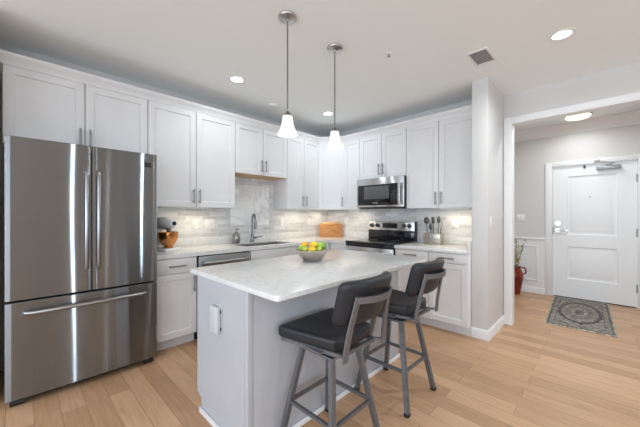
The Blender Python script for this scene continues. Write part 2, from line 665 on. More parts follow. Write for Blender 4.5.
    def sweep(self, poly, path, up=(0, 0, 1)):
        """mitred sweep: poly (out, z) along a plan path [(x, y)] ; 'out' is to the RIGHT of travel"""
        t = bmesh.new()
        P = [Vector((x, y)) for x, y in path]
        rings = []
        for i, p in enumerate(P):
            if i == 0:
                d0 = d1 = (P[1] - p).normalized()
            elif i == len(P) - 1:
                d0 = d1 = (p - P[i - 1]).normalized()
            else:
                d0 = (p - P[i - 1]).normalized()
                d1 = (P[i + 1] - p).normalized()
            n0 = Vector((d0.y, -d0.x))
            n1 = Vector((d1.y, -d1.x))
            mdir = (n0 + n1).normalized()
            k = 1 / max(0.2, mdir.dot(n0))
            rings.append([t.verts.new((p.x + mdir.x * a * k, p.y + mdir.y * a * k, z)) for a, z in poly])
        n = len(poly)
        for a, b in zip(rings, rings[1:]):
            for i in range(n):
                t.faces.new((a[i], a[(i + 1) % n], b[(i + 1) % n], b[i]))
        t.faces.new(rings[0][::-1])
        t.faces.new(rings[-1])
        bmesh.ops.recalc_face_normals(t, faces=t.faces)
        return self._merge(t)

    def shaker(self, x0, z0, x1, z1, y=0.0, t=0.020, fr=0.058, rec=0.011, bevel=0.006):
        """shaker front facing -y, its back at y, its face at y - t"""
        b = bmesh.new()
        yf = y - t

        def ring(x0, z0, x1, z1, yy):
            return [b.verts.new(p) for p in ((x0, yy, z0), (x1, yy, z0), (x1, yy, z1), (x0, yy, z1))]
        e = 0.0015
        rs = [ring(x0, z0, x1, z1, y), ring(x0, z0, x1, z1, yf + e), ring(x0 + e, z0 + e, x1 - e, z1 - e, yf),
              ring(x0 + fr, z0 + fr, x1 - fr, z1 - fr, yf),
              ring(x0 + fr + bevel, z0 + fr + bevel, x1 - fr - bevel, z1 - fr - bevel, yf + rec)]
        for a, c in zip(rs, rs[1:]):
            for i in range(4):
                b.faces.new((a[i], a[(i + 1) % 4], c[(i + 1) % 4], c[i]))
        b.faces.new(rs[0])
        b.faces.new(rs[-1])
        bmesh.ops.recalc_face_normals(b, faces=b.faces)
        return self._merge(b)

    def pull(self, c, axis, length=0.13, r=0.0068, off=0.030):
        """bar pull on a face that looks to -y; c is its centre on that face"""
        c = Vector(c)
        a = Vector((0, 0, 1)) if axis == 'z' else Vector((1, 0, 0))
        o = Vector((0, -off, 0))
        self.cyl(c + o - a * length / 2, c + o + a * length / 2, r, seg=12)
        for s in (-1, 1):
            self.cyl(c + a * s * length * 0.36, c + a * s * length * 0.36 + o, r * 0.85, seg=10)
        return self

    def map(self, f):
        for v in self.bm.verts:
            v.co = f(v.co)
        return self

    def build(self, name, m, parent=None, smooth=40):
        me = bpy.data.meshes.new(name)
        self.bm.normal_update()
        self.bm.to_mesh(me)
        self.bm.free()
        me.materials.append(m)
        me.shade_smooth()
        me.set_sharp_from_angle(angle=R(smooth))
        o = bpy.data.objects.new(name, me)
        COL.objects.link(o)
        if parent is not None:
            o.parent = parent
        return o


def tag(o, label, cat, group=None):
    o['label'] = label
    o['category'] = cat
    if group:
        o['group'] = group
    return o


def thing(name, label, cat, loc=(0, 0, 0), rotz=0.0, group=None):
    o = bpy.data.objects.new(name, None)
    o.empty_display_size = 0.05
    COL.objects.link(o)
    o.location = loc
    o.rotation_euler = (0, 0, rotz)
    return tag(o, label, cat, group)


def struct(name, mb, m, parent=None):
    o = mb.build(name, m, parent)
    if parent is None:
        o['kind'] = 'structure'
    return o


def copy_thing(root, loc, label, rotz=None):
    r = root.copy()
    COL.objects.link(r)
    r.location = loc
    if rotz is not None:
        r.rotation_euler = (0, 0, rotz)
    r['label'] = label
    for ch in list(root.children):
        c = ch.copy()
        COL.objects.link(c)
        c.parent = r
        for g in list(ch.children):
            d = g.copy()
            COL.objects.link(d)
            d.parent = c
    return r


# ------------------------------------------------------------------ the setting
XR, YB = 7.0, -8.0           # far side of the living room
YE, YE2 = 0.13, 0.24         # the wall with the opening to the entry hall
YH = 2.05                    # the hall's far wall
PX0, PX1, PY = 2.565, 2.717, -0.53   # partition beside the kitchen
OX0, OX1, OZ = 2.791, 4.45, 2.366    # opening

struct('floor', MB().box(-0.15, YB - 0.15, -0.1, XR + 0.15, YH + 0.15, 0), M['floor'])
struct('ceiling', MB().box(-0.15, YB - 0.15, H, XR + 0.15, YH + 0.15, H + 0.1), M['ceiling'])
struct('wall_left', MB().box(-0.15, YB - 0.15, 0, 0, 0.15, H), M['wall'])
struct('wall_back', MB().box(0, 0, 0, PX0, 0.15, H), M['wall'])
struct('wall_partition', MB().box(PX0, PY, 0, PX1, YE2, H, 0.004), M['wall'])
m = MB()
m.box(PX1, YE, 0, OX0, YE2, H).box(OX0, YE, OZ, OX1, YE2, H).box(OX1, YE, 0, XR, YE2, H)
struct('wall_entry', m, M['wall'])
# living room walls with window openings behind the camera
m = MB()
m.box(0, YB - 0.15, 0, 0.5, YB, H).box(2.7, YB - 0.15, 0, 3.6, YB, H).box(6.2, YB - 0.15, 0, XR, YB, H)
m.box(0.5, YB - 0.15, 0, 2.7, YB, 0.3).box(0.5, YB - 0.15, 2.4, 2.7, YB, H)
m.box(3.6, YB - 0.15, 0, 6.2, YB, 0.3).box(3.6, YB - 0.15, 2.4, 6.2, YB, H)
struct('wall_rear', m, M['wall'])
m = MB()
m.box(XR, YB - 0.15, 0, XR + 0.15, -6.9, H).box(XR, -4.9, 0, XR + 0.15, -3.14, H).box(XR, -3.06, 0, XR + 0.15, -1.36, H).box(XR, -1.28, 0, XR + 0.15, YE2, H)
for ya in (-3.14, -1.36):  # sills and heads of the slits added for the refrigerator streaks
    m.box(XR, ya, 0, XR + 0.15, ya + 0.08, 0.12).box(XR, ya, 2.4, XR + 0.15, ya + 0.08, H)
m.box(XR, -6.9, 0, XR + 0.15, -4.9, 0.3).box(XR, -6.9, 2.4, XR + 0.15, -4.9, H)
struct('wall_right', m, M['wall'])
# the hall
struct('wall_hall_left', MB().box(2.05, YE2, 0, 2.2, YH, H), M['wall'])
struct('wall_hall_right', MB().box(5.2, YE2, 0, 5.35, YH, H), M['wall'])
m = MB()
m.box(2.05, YH, 0, 2.975, YH + 0.15, H).box(2.975, YH, 2.06, 3.915, YH + 0.15, H).box(3.915, YH, 0, 5.35, YH + 0.15, H)
struct('wall_hall_back', m, M['wall'])
# fridge alcove end wall, added to keep the gap beside the fridge dark
struct('wall_alcove', MB().box(0, -4.14, 0, 0.62, -4.02, H), M['wall'])

# trims
base_prof = [(0, 0), (0.014, 0), (0.014, 0.085), (0.009, 0.098), (0.004, 0.104), (0, 0.104)]
struct('baseboard_partition', MB().sweep(base_prof, [(PX0, PY), (PX1, PY), (PX1, YE)][:3]), M['trim'])
struct('baseboard_hall', MB().sweep(base_prof, [(2.2, YH), (2.895, YH)]), M['trim'])
struct('baseboard_hall_right', MB().sweep(base_prof, [(4.0, YH), (5.2, YH)]), M['trim'])
m = MB()
CW = 0.072
m.box(PX1 + 0.004, YE - 0.020, 0, OX0, YE, OZ + CW - 0.012, 0.003)
m.box(OX0, YE - 0.020, OZ, OX1, YE, OZ + CW - 0.012, 0.003)
m.box(OX1, YE - 0.020, 0, OX1 + CW, YE, OZ + CW - 0.012, 0.003)
struct('trim_1', m, M['trim'])            # casing around the opening
m = MB()
m.box(OX0, YE - 0.012, 0, OX0 + 0.012, YE2 + 0.012, OZ).box(OX0 + 0.012, YE - 0.012, OZ - 0.012, OX1 - 0.012, YE2 + 0.012, OZ).box(OX1 - 0.012, YE - 0.012, 0, OX1, YE2 + 0.012, OZ)
struct('trim_2', m, M['trim'])            # jamb liner of the opening
hall_crown = [(0, H - 0.165), (0.012, H - 0.165), (0.016, H - 0.14), (0.05, H - 0.085), (0.085, H - 0.05), (0.095, H - 0.02), (0.11, H - 0.015), (0.11, H - 0.001), (0, H - 0.001)]
struct('trim_3', MB().sweep(hall_crown, [(2.2, YE2), (2.2, YH), (5.2, YH), (5.2, YE2)]), M['trim'])
# wainscot: white skirted panel with chair rail and picture-frame moulding
m = MB()
m.box(2.2, YH - 0.006, 0.10, 2.895, YH, 0.885)
m.box(2.2, YH - 0.028, 0.885, 2.895, YH, 0.915, 0.006)
m.box(2.2, YH - 0.014, 0.865, 2.895, YH, 0.887, 0.004)


def frame_mould(m, x0, z0, x1, z1, y, t=0.028, d=0.014):
    m.box(x0, y - d, z0, x1, y, z0 + t, 0.005).box(x0, y - d, z1 - t, x1, y, z1, 0.005)
    m.box(x0, y - d, z0 + t * 0.5, x0 + t, y, z1 - t * 0.5, 0.005).box(x1 - t, y - d, z0 + t * 0.5, x1, y, z1 - t * 0.5, 0.005)


frame_mould(m, 2.30, 0.20, 2.80, 0.79, YH - 0.005)
struct('trim_4', m, M['trim'])

# entry door
m = MB()
m.box(2.895, YH - 0.022, 0, 2.978, YH, 2.12, 0.004).box(3.912, YH - 0.022, 0, 3.995, YH, 2.12, 0.004).box(2.978, YH - 0.022, 2.048, 3.912, YH, 2.12, 0.004)
m.box(2.975, YH, 0, 2.986, YH + 0.12, 2.06).box(3.904, YH, 0, 3.915, YH + 0.12, 2.06).box(2.986, YH, 2.049, 3.904, YH + 0.12, 2.06)
struct('trim_5', m, M['trim'])            # casing of the entry door
M['door'] = mat('entry_door_paint', (0.86, 0.87, 0.88), 0.38)
dx0, dx1, dyf = 2.990, 3.900, YH + 0.012


def panel_door(x0, z0, x1, z1, yf, t, panels):
    """slab with raised panels: built as grid cells with stepped panel rings"""
    b = bmesh.new()
    xs = sorted({x0, x1, *[p[0] for p in panels], *[p[2] for p in panels]})
    zs = sorted({z0, z1, *[p[1] for p in panels], *[p[3] for p in panels]})
    V = {}

    def v(x, y, z):
        k = (round(x, 5), round(y, 5), round(z, 5))
        if k not in V:
            V[k] = b.verts.new((x, y, z))
        return V[k]
    for i in range(len(xs) - 1):
        for j in range(len(zs) - 1):
            c = ((xs[i] + xs[i + 1]) / 2, (zs[j] + zs[j + 1]) / 2)
            if any(p[0] < c[0] < p[2] and p[1] < c[1] < p[3] for p in panels):
                continue
            b.faces.new((v(xs[i], yf, zs[j]), v(xs[i + 1], yf, zs[j]), v(xs[i + 1], yf, zs[j + 1]), v(xs[i], yf, zs[j + 1])))
    for p in panels:
        rings = []
        for ins, dep in ((0, 0), (0.010, 0.014), (0.026, 0.016), (0.060, 0.004), (0.066, 0.003)):
            rings.append([v(p[0] + ins, yf + dep, p[1] + ins), v(p[2] - ins, yf + dep, p[1] + ins), v(p[2] - ins, yf + dep, p[3] - ins), v(p[0] + ins, yf + dep, p[3] - ins)])
        for a, c in zip(rings, rings[1:]):
            for k in range(4):
                b.faces.new((a[k], a[(k + 1) % 4], c[(k + 1) % 4], c[k]))
        b.faces.new(rings[-1])
    # sides and back
    q = [(x0, z0), (x1, z0), (x1, z1), (x0, z1)]
    bk = [b.verts.new((x, yf + t, z)) for x, z in q]
    fr = [b.verts.new((x, yf, z)) for x, z in q]
    for k in range(4):
        b.faces.new((fr[k], fr[(k + 1) % 4], bk[(k + 1) % 4], bk[k]))
    b.faces.new(bk)
    bmesh.ops.recalc_face_normals(b, faces=b.faces)
    mb = MB()
    mb._merge(b)
    return mb


door = struct('door_1', panel_door(dx0, 0.010, dx1, 2.040, dyf, 0.044, [(3.165, 0.985, 3.715, 1.885), (3.165, 0.300, 3.715, 0.80)]), M['door'])
m = MB()
m.cyl((3.052, dyf, 1.045), (3.052, dyf - 0.012, 1.045), 0.034).cyl((3.052, dyf - 0.012, 1.045), (3.052, dyf - 0.05, 1.045), 0.012)
m.tube([(3.052, dyf - 0.05, 1.045), (3.10, dyf - 0.052, 1.045), (3.172, dyf - 0.05, 1.040)], [0.011, 0.010, 0.008])
m.build('lever_handle', M['chrome'], door)
m = MB()
m.cyl((3.050, dyf, 1.155), (3.050, dyf - 0.018, 1.155), 0.036).box(3.044, dyf - 0.034, 1.135, 3.056, dyf - 0.016, 1.175, 0.003)
m.build('deadbolt', M['chrome'], door)
MB().box(dx0 - 0.002, dyf - 0.004, 0.98, dx0 + 0.006, dyf + 0.02, 1.09).build('strike_edge', M['dark_slot'], door)
m = MB()
m.cyl((3.424, dyf, 1.556), (3.424, dyf - 0.006, 1.556), 0.008, seg=14).build('peephole', M['nickel'], door)
for z in (0.27, 1.04, 1.80):
    m = MB()
    m.cyl((3.903, dyf - 0.006, z - 0.055), (3.903, dyf - 0.006, z + 0.055), 0.009, seg=12).box(3.893, dyf - 0.003, z - 0.055, 3.903, dyf + 0.01, z + 0.055)
    m.build('hinge', M['brass_grey'], door)
MB().box(dx0 + 0.01, dyf - 0.008, 0.003, dx1 - 0.01, dyf + 0.03, 0.014).build('door_sweep', M['dark_slot'], door)
cl = thing('door_closer', 'grey hydraulic door closer with folding arm at the top of the white entry door', 'door closer', (3.62, dyf, 1.975))
MB().box(-0.125, -0.055, -0.024, 0.125, 0, 0.026, 0.008).build('body', M['brass_grey'], cl)
m = MB()
m.bar((-0.02, -0.045, 0.032), (0.05, -0.10, 0.052), 0.020, 0.008).bar((0.05, -0.10, 0.060), (-0.12, -0.040, 0.105), 0.018, 0.008).cyl((-0.02, -0.045, 0.02), (-0.02, -0.045, 0.045), 0.012).cyl((0.05, -0.10, 0.045), (0.05, -0.10, 0.068), 0.012)
m.build('arm', M['brass_grey'], cl)
MB().box(-0.15, -0.048, 0.088, -0.09, -0.034, 0.122, 0.003).build('arm_bracket', M['brass_grey'], cl)
st = thing('door_stop', 'small dark roller catch at the top edge of the entry door', 'door catch', (3.362, dyf, 2.02))
m = MB()
m.box(-0.012, -0.016, -0.018, 0.012, 0, 0.018, 0.003).cyl((0, -0.008, -0.030), (0, -0.008, -0.014), 0.008, seg=12)
m.build('catch_body', M['dark_slot'], st)

# ------------------------------------------------------------------ upper cabinets
UD = 0.31                   # carcass depth, fronts add 20 mm
DT = 2.428                  # top of the doors
UZ = 1.372


def upper(label, loc, rotz, width, z0, doors, pull_side, depth=UD, z1=DT + 0.03, bottom=None, pl=0.155, group='white shaker wall cabinets'):
    """doors: list of (x0, x1); pull_side: 'l' / 'r' per door (edge of the door that carries the pull)"""
    t = thing('wall_cabinet', label, 'cabinet', (loc[0], loc[1], z0), rotz, group)
    MB().box(0.0008, -depth, 0.006 if bottom else 0, width - 0.0008, -0.002, z1 - z0, 0.0015).build('carcass', M['cab'], t)
    if bottom:
        MB().box(0.0008, -depth, 0, width - 0.0008, -0.002, 0.006).build('bottom_panel', bottom, t)
    for (a, b), s in zip(doors, pull_side):
        d = MB().shaker(a, 0.004, b, DT - z0, -depth - 0.0005).build('door', M['cab'], t)
        if s == '-':
            continue
        hx = a + 0.030 if s == 'l' else b - 0.030
        MB().pull((hx, -depth - 0.0205, 0.045 + pl / 2), 'z', pl).build('handle', M['nickel'], d)
    return t


def pair(w, g=0.0038, e=0.0042):
    return [(e, w / 2 - g), (w / 2 + g, w - e)]


LR = R(90)
ys = [-3.966, -2.989, -2.033, -1.214, -0.560]
CX = 0.650                  # where the corner cabinet ends on the range wall
upper('wide white double cabinet directly above the refrigerator', (0.002, ys[0]), LR, ys[1] - ys[0], 1.832, pair(ys[1] - ys[0]), 'rl')
upper('tall white double wall cabinet between the refrigerator cabinet and the sink opening', (0.002, ys[1]), LR, ys[2] - ys[1], UZ, pair(ys[2] - ys[1]), 'rl')
upper('short white double wall cabinet bridging above the sink, its underside bare wood', (0.002, ys[2]), LR, ys[3] - ys[2], 1.808, pair(ys[3] - ys[2]), 'rl', bottom=M['maple'])
upper('narrow-doored white wall cabinet next to the sink opening, touching the angled corner cabinet', (0.002, ys[3]), LR, ys[4] - ys[3], UZ, pair(ys[4] - ys[3]), 'rl')
xs_ = [CX, 0.954, 1.709, PX0 - 0.004]
upper('single-door white wall cabinet between the angled corner cabinet and the microwave', (xs_[0], -0.002), 0, xs_[1] - xs_[0], UZ, [(0.003, xs_[1] - xs_[0] - 0.003)], '-')
upper('short white double wall cabinet above the microwave', (xs_[1], -0.002), 0, xs_[2] - xs_[1], 1.808, pair(xs_[2] - xs_[1]), 'rl')
upper('tall white double wall cabinet between the microwave and the partition wall', (xs_[2], -0.002), 0, xs_[3] - xs_[2], UZ, pair(xs_[3] - xs_[2]), 'rl')
# angled corner cabinet
t = thing('corner_wall_cabinet', 'white angled corner wall cabinet with one door facing the room', 'cabinet', (0, 0, UZ), 0, 'white shaker wall cabinets')
y4 = ys[4]
poly = [(0.002, -0.002), (0.002, y4 + 0.001), (UD + 0.002, y4 + 0.001), (CX - 0.001, -UD - 0.002), (CX - 0.001, -0.002)]
MB().prism(poly, 0, DT + 0.03 - UZ, lambda a, b, z: (a, b, z)).build('carcass', M['cab'], t)
pA, pB = Vector((UD + 0.002, y4 + 0.001)), Vector((CX - 0.001, -UD - 0.002))
dl = (pB - pA).length
an = math.atan2(pB.y - pA.y, pB.x - pA.x)
d = MB().shaker(0.005, 0.004, dl - 0.005, DT - UZ, -0.0005).build('door', M['cab'], t)
d.location = (pA.x, pA.y, 0)
d.rotation_euler = (0, 0, an)
MB().pull((dl - 0.036, -0.0205, 0.045 + 0.0775), 'z', 0.155).build('handle', M['nickel'], d)
# crown along every wall cabinet
crown = [(0, DT + 0.031), (0.0195, DT + 0.0006), (0.0235, DT + 0.0006), (0.0255, DT + 0.022), (0.046, DT + 0.050), (0.060, DT + 0.066), (0.062, DT + 0.086), (0.0, DT + 0.086)]
k = UD + 0.002
path = [(k, -4.02), (k, y4 + 0.001), (CX - 0.001, -k), (PX0 - 0.003, -k)]
cr = MB().sweep(crown, path).build('cabinet_crown', M['cab'])
tag(cr, 'white crown moulding running along the tops of all the wall cabinets', 'moulding')

# ------------------------------------------------------------------ base cabinets
BZ, BD = 0.876, 0.608


def base_cab(label, loc, rotz, width, fronts, depth=BD, top=BZ):
    """fronts: list of (kind, x0, z0, x1, z1, pull) ; kind 'door' or 'drawer'"""
    t = thing('base_cabinet', label, 'cabinet', (loc[0], loc[1], 0), rotz, 'white shaker base cabinets')
    m = MB()
    m.box(0.001, -depth, 0.105, width - 0.001, -0.002, top, 0.0015)
    if top < BZ:
        m.box(0.001, -depth, top, width - 0.001, -depth + 0.018, BZ)
    m.build('carcass', M['cab'], t)
    MB().box(0.001, -depth + 0.07, 0, width - 0.001, -depth + 0.085, 0.104).build('toe_kick', M['kick'], t)
    MB().box(0.001, -depth + 0.086, 0, width - 0.001, -0.01, 0.104).build('plinth', M['kick'], t)
    for kind, x0, z0, x1, z1, p in fronts:
        if kind == 'drawer':
            d = MB().box(x0, -depth - 0.0205, z0, x1, -depth - 0.0005, z1, 0.002).build('drawer', M['cab'], t)
            if p:
                MB().pull(((x0 + x1) / 2, -depth - 0.0205, (z0 + z1) / 2), 'x', 0.155).build('handle', M['nickel'], d)
        else:
            d = MB().shaker(x0, z0, x1, z1, -depth - 0.0005).build('door', M['cab'], t)
            if p in 'lr':
                hx = x0 + 0.030 if p == 'l' else x1 - 0.030
                MB().pull((hx, -depth - 0.0205, z1 - 0.035 - 0.0775), 'z', 0.155).build('handle', M['nickel'], d)
    return t


DZ0, DZ1, DZ2 = 0.112, 0.722, 0.870
w0 = 0.40
base_cab('white base cabinet beside the refrigerator with one drawer over one door', (0.002, -3.022), LR, w0,
         [('drawer', 0.012, DZ1 + 0.006, w0 - 0.012, DZ2, 1), ('door', 0.012, DZ0, w0 - 0.012, DZ1, 'r')])
w1 = 0.80
base_cab('white sink base cabinet next to the dishwasher with a blank false drawer front', (0.002, -2.008), LR, w1,
         [('drawer', 0.006, DZ1 + 0.006, w1 - 0.006, DZ2, 0), ('door', 0.006, DZ0, w1 / 2 - 0.003, DZ1, 'r'), ('door', w1 / 2 + 0.003, DZ0, w1 - 0.006, DZ1, 'l')], top=0.69)
w2 = 0.555
base_cab('white base cabinet between the sink base and the corner', (0.002, -1.206), LR, w2,
         [('drawer', 0.006, DZ1 + 0.006, w2 - 0.012, DZ2, 1), ('door', 0.006, DZ0, w2 - 0.012, DZ1, 'r')])
# corner cabinet with the two doors of an L
t = thing('corner_base_cabinet', 'white L-shaped corner base cabinet beside the range', 'cabinet', (0, 0, 0), 0, 'white shaker base cabinets')
e1 = 0.945
poly = [(0.002, -0.002), (0.002, -0.649), (BD + 0.002, -0.649), (BD + 0.002, -BD - 0.002), (e1, -BD - 0.002), (e1, -0.002)]
MB().prism(poly, 0.105, BZ, lambda a, b, z: (a, b, z)).build('carcass', M['cab'], t)
MB().prism([(0.01, -0.01), (0.01, -0.647), (BD - 0.08, -0.647), (BD - 0.08, -BD + 0.08), (e1, -BD + 0.08), (e1, -0.01)], 0, 0.104, lambda a, b, z: (a, b, z)).build('plinth', M['kick'], t)
MB().shaker(BD + 0.03, DZ0, e1 - 0.004, DZ2, -BD - 0.0025, fr=0.05).build('door', M['cab'], t)

w3 = PX0 - 0.004 - 1.712
h_ = w3 / 2
base_cab('white base cabinet between the range and the partition wall with two drawers over two doors', (1.712, -0.002), 0, w3,
         [('drawer', 0.006, DZ1 + 0.046 - 0.0, h_ - 0.003, DZ2, 1), ('drawer', h_ + 0.003, DZ1 + 0.046, w3 - 0.006, DZ2, 1),
          ('door', 0.006, DZ0, h_ - 0.003, DZ1 + 0.040, 'r'), ('door', h_ + 0.003, DZ0, w3 - 0.006, DZ1 + 0.040, 'l')])

# ------------------------------------------------------------------ worktops
CZ = 0.914
CF = 0.650
SX0, SX1, SY0, SY1 = 0.15, 0.545, -2.01, -1.30     # sink cutout
t = thing('quartz_worktop', 'white quartz worktop running from the refrigerator past the sink to the range', 'worktop', (0, 0, BZ + 0.001))
m = MB()
z1 = CZ - BZ - 0.001
b = bmesh.new()


def cell_slab(cells, z0, z1):
    """slab from rectangular plan cells sharing corners; inner walls omitted"""
    V = {}
    b = bmesh.new()

    def v(x, y, z):
        k = (round(x, 4), round(y, 4), z)
        if k not in V:
            V[k] = b.verts.new((x, y, z))
        return V[k]
    for x0, y0, x1, y1 in cells:
        b.faces.new((v(x0, y0, z1), v(x1, y0, z1), v(x1, y1, z1), v(x0, y1, z1)))
        b.faces.new((v(x0, y0, z0), v(x0, y1, z0), v(x1, y1, z0), v(x1, y0, z0)))
    ed = [e for e in b.edges if len(e.link_faces) == 1]
    top = [e for e in ed if all(abs(q.co.z - z1) < 1e-6 for q in e.verts)]
    for e in top:
        a, c = e.verts
        b.faces.new((a, c, v(c.co.x, c.co.y, z0), v(a.co.x, a.co.y, z0)))
    bmesh.ops.recalc_face_normals(b, faces=b.faces)
    return b


YL = -3.026
X0_ = 0.002
xs3 = [X0_, SX0, SX1, CF]
ys3 = [YL, SY0, SY1, -CF, -0.002]
cells = []
for i in range(3):
    for j in range(4):
        if i == 1 and j == 1:
            continue
        cells.append((xs3[i], ys3[j], xs3[i + 1], ys3[j + 1]))
cells.append((CF, -CF, 0.946, -0.002))
m._merge(cell_slab(cells, 0, z1))
m.build('slab', M['quartz'], t)
m = MB()
m.box(X0_ + 0.009, YL, z1, X0_ + 0.027, -0.030, z1 + 0.102, 0.002)
m.box(X0_ + 0.009, -0.029, z1, 0.946, -0.011, z1 + 0.102, 0.002)
m.build('upstand', M['quartz'], t)
t = thing('quartz_worktop', 'short white quartz worktop between the range and the partition wall', 'worktop', (0, 0, BZ + 0.001))
MB().box(1.7115, -CF, 0, PX0 - 0.002, -0.002, z1, 0.003).build('slab', M['quartz'], t)
MB().box(1.7115, -0.029, z1, PX0 - 0.002, -0.011, z1 + 0.102, 0.002).build('upstand', M['quartz'], t)
MB().box(PX0 - 0.016, -CF + 0.03, z1, PX0 - 0.002, -0.030, z1 + 0.100, 0.002).build('end_splash', M['quartz'], t)

# tiled splashbacks
t = thing('tile_splashback', 'glossy pale grey brick-laid tile splashback on the sink wall', 'splashback', (0, 0, CZ + 0.001))
m = MB()
m.box(0.001, -3.02, 0, 0.009, -2.0335, UZ - CZ - 0.003).box(0.001, -2.0335, 0, 0.009, -1.2135, 1.806 - CZ - 0.002).box(0.001, -1.2135, 0, 0.009, -0.001, UZ - CZ - 0.003)
m.build('tile_field', M['tile_y'], t)
MB().box(0.009, -1.925, 1.145 - CZ, 0.013, -1.30, 1.70 - CZ, 0.001).build('marble_panel', M['marble'], t)
t = thing('tile_splashback', 'glossy white brick-laid tile splashback on the wall behind the range', 'splashback', (0, 0, CZ + 0.001))
m = MB()
m.box(0.0095, -0.009, 0, 0.953, -0.001, UZ - CZ - 0.003).box(0.953, -0.009, 0, 1.71, -0.001, 1.39 - CZ).box(1.71, -0.009, 0, PX0 - 0.001, -0.001, UZ - CZ - 0.003)
m.build('tile_field', M['tile_x'], t)

# ------------------------------------------------------------------ refrigerator
t = thing('refrigerator', 'large stainless steel French-door refrigerator with a bottom freezer drawer', 'refrigerator', (0.0, -3.4885, 0))
FW = 0.453
FX = 0.770
MB().box(0.05, -FW + 0.012, 0.045, 0.690, FW - 0.012, 1.785, 0.004).build('case', M['dark_steel'], t)


def bowed(y0, y1, z0, z1, x0, x1, bow=0.006, n=24, yc=0.0, hw=FW, e=0.003):
    """door slab whose face swells gently towards the middle of the fridge"""
    b = bmesh.new()

    def face_x(y):
        return x1 - bow * ((y - yc) / hw) ** 2
    cols = []
    for i in range(n + 1):
        s = i / n
        y = y0 + (y1 - y0) * s
        xx = face_x(y)
        if i == 0 or i == n:
            xx -= e
        cols.append([b.verts.new(p) for p in ((x0, y, z0), (xx - 0.004, y, z0), (xx, y, z0 + 0.004), (xx, y, z1 - 0.004), (xx - 0.004, y, z1), (x0, y, z1))])
    # extra edge columns keep the rounding tight
    for a, c in zip(cols, cols[1:]):
        for k in range(6):
            b.faces.new((a[k], a[(k + 1) % 6], c[(k + 1) % 6], c[k]))
    b.faces.new(cols[0])
    b.faces.new(cols[-1][::-1])
    bmesh.ops.recalc_face_normals(b, faces=b.faces)
    m = MB()
    m._merge(b)
    return m


def fridge_bar(m, pts, w, d):
    """flat bar handle with returns to the door; pts from one end to the other"""
    m.tube(pts, w / 2, seg=12)


for s, lab in ((-1, 0), (1, 1)):
    y0, y1 = (-FW, -0.004) if s < 0 else (0.004, FW)
    d = bowed(y0, y1, 0.715, 1.814, 0.694, FX, n=28).build('door', M['steel'], t, 30)
    hy = s * 0.036
    m = MB()
    m.tube([(FX - 0.002, hy, 0.885), (FX + 0.030, hy, 0.893), (FX + 0.044, hy, 0.93), (FX + 0.048, hy, 1.25), (FX + 0.044, hy, 1.57), (FX + 0.030, hy, 1.607), (FX - 0.002, hy, 1.615)], 0.0135, 14)
    m.build('handle', M['handle_steel'], d)
d = bowed(-FW, FW, 0.052, 0.702, 0.694, FX, n=40).build('drawer', M['steel'], t, 30)
m = MB()
zz = 0.630
m.tube([(FX - 0.012, -0.365, zz), (FX + 0.026, -0.355, zz), (FX + 0.042, -0.32, zz), (FX + 0.048, 0, zz), (FX + 0.042, 0.32, zz), (FX + 0.026, 0.355, zz), (FX - 0.012, 0.365, zz)], 0.0145, 14)
m.build('handle', M['handle_steel'], d)
m = MB()
m.box(0.60, -FW + 0.03, 0.026, 0.725, FW - 0.03, 0.05, 0.004)
m.build('kick_grille', M['black'], t)
for y in (-FW + 0.055, FW - 0.055):
    MB().cyl((0.715, y - 0.035, 0.022), (0.715, y + 0.035, 0.022), 0.022, seg=20).build('foot', M['black'], t)
    MB().cyl((0.15, y - 0.02, 0.022), (0.15, y + 0.02, 0.022), 0.022, seg=16).build('foot', M['black'], t)
for y in (-FW + 0.05, FW - 0.05):
    MB().box(0.60, y - 0.03, 1.7855, 0.69, y + 0.03, 1.800, 0.004).build('hinge_cover', M['dark_steel'], t)
MB().box(FX - 0.0080, FW - 0.098, 1.698, FX - 0.0030, FW - 0.046, 1.738, 0.001).build('badge', M['black'], t)

# ------------------------------------------------------------------ dishwasher
t = thing('dishwasher', 'stainless steel dishwasher with a bar handle under the worktop', 'dishwasher', (0.0, -2.315, 0))
DW = 0.2985
MB().box(0.03, -DW, 0.10, 0.585, DW, 0.868).build('tub', M['dark_steel'], t)
MB().box(0.5855, -DW + 0.001, 0.115, 0.632, DW - 0.001, 0.864, 0.005).build('front_panel', M['dishwasher_steel'], t)
m = MB()
m.tube([(0.632, -0.255, 0.795), (0.664, -0.252, 0.795), (0.672, -0.23, 0.795), (0.674, 0, 0.795), (0.672, 0.23, 0.795), (0.664, 0.252, 0.795), (0.632, 0.255, 0.795)], 0.018, 12)
m.build('handle', M['handle_steel'], t)
MB().box(0.50, -DW, 0.0, 0.54, DW, 0.099).build('toe_panel', M['black'], t)

# ------------------------------------------------------------------ sink, tap, soap
t = thing('kitchen_sink', 'undermount stainless steel sink set in the worktop below the marble panel', 'sink', (0, 0, 0.70))
b = bmesh.new()
m = MB()
g = 0.004
ztop = 0.9125 - 0.70
m.box(SX0 + g, SY0 + g, 0, SX1 - g, SY1 - g, 0.006)
m.box(SX0 + 0.001, SY0 + 0.001, 0, SX0 + g, SY1 - 0.001, ztop - 0.012).box(SX1 - g, SY0 + 0.001, 0, SX1 - 0.001, SY1 - 0.001, ztop - 0.012)
m.box(SX0 + g, SY0 + 0.001, 0, SX1 - g, SY0 + g, ztop - 0.012).box(SX0 + g, SY1 - g, 0, SX1 - g, SY1 - 0.001, ztop - 0.012)
m.build('basin', M['sink_steel'], t)
MB().cyl(((SX0 + SX1) / 2, -1.65, 0.006), ((SX0 + SX1) / 2, -1.65, 0.010), 0.045, seg=24).build('drain', M['chrome'], t)

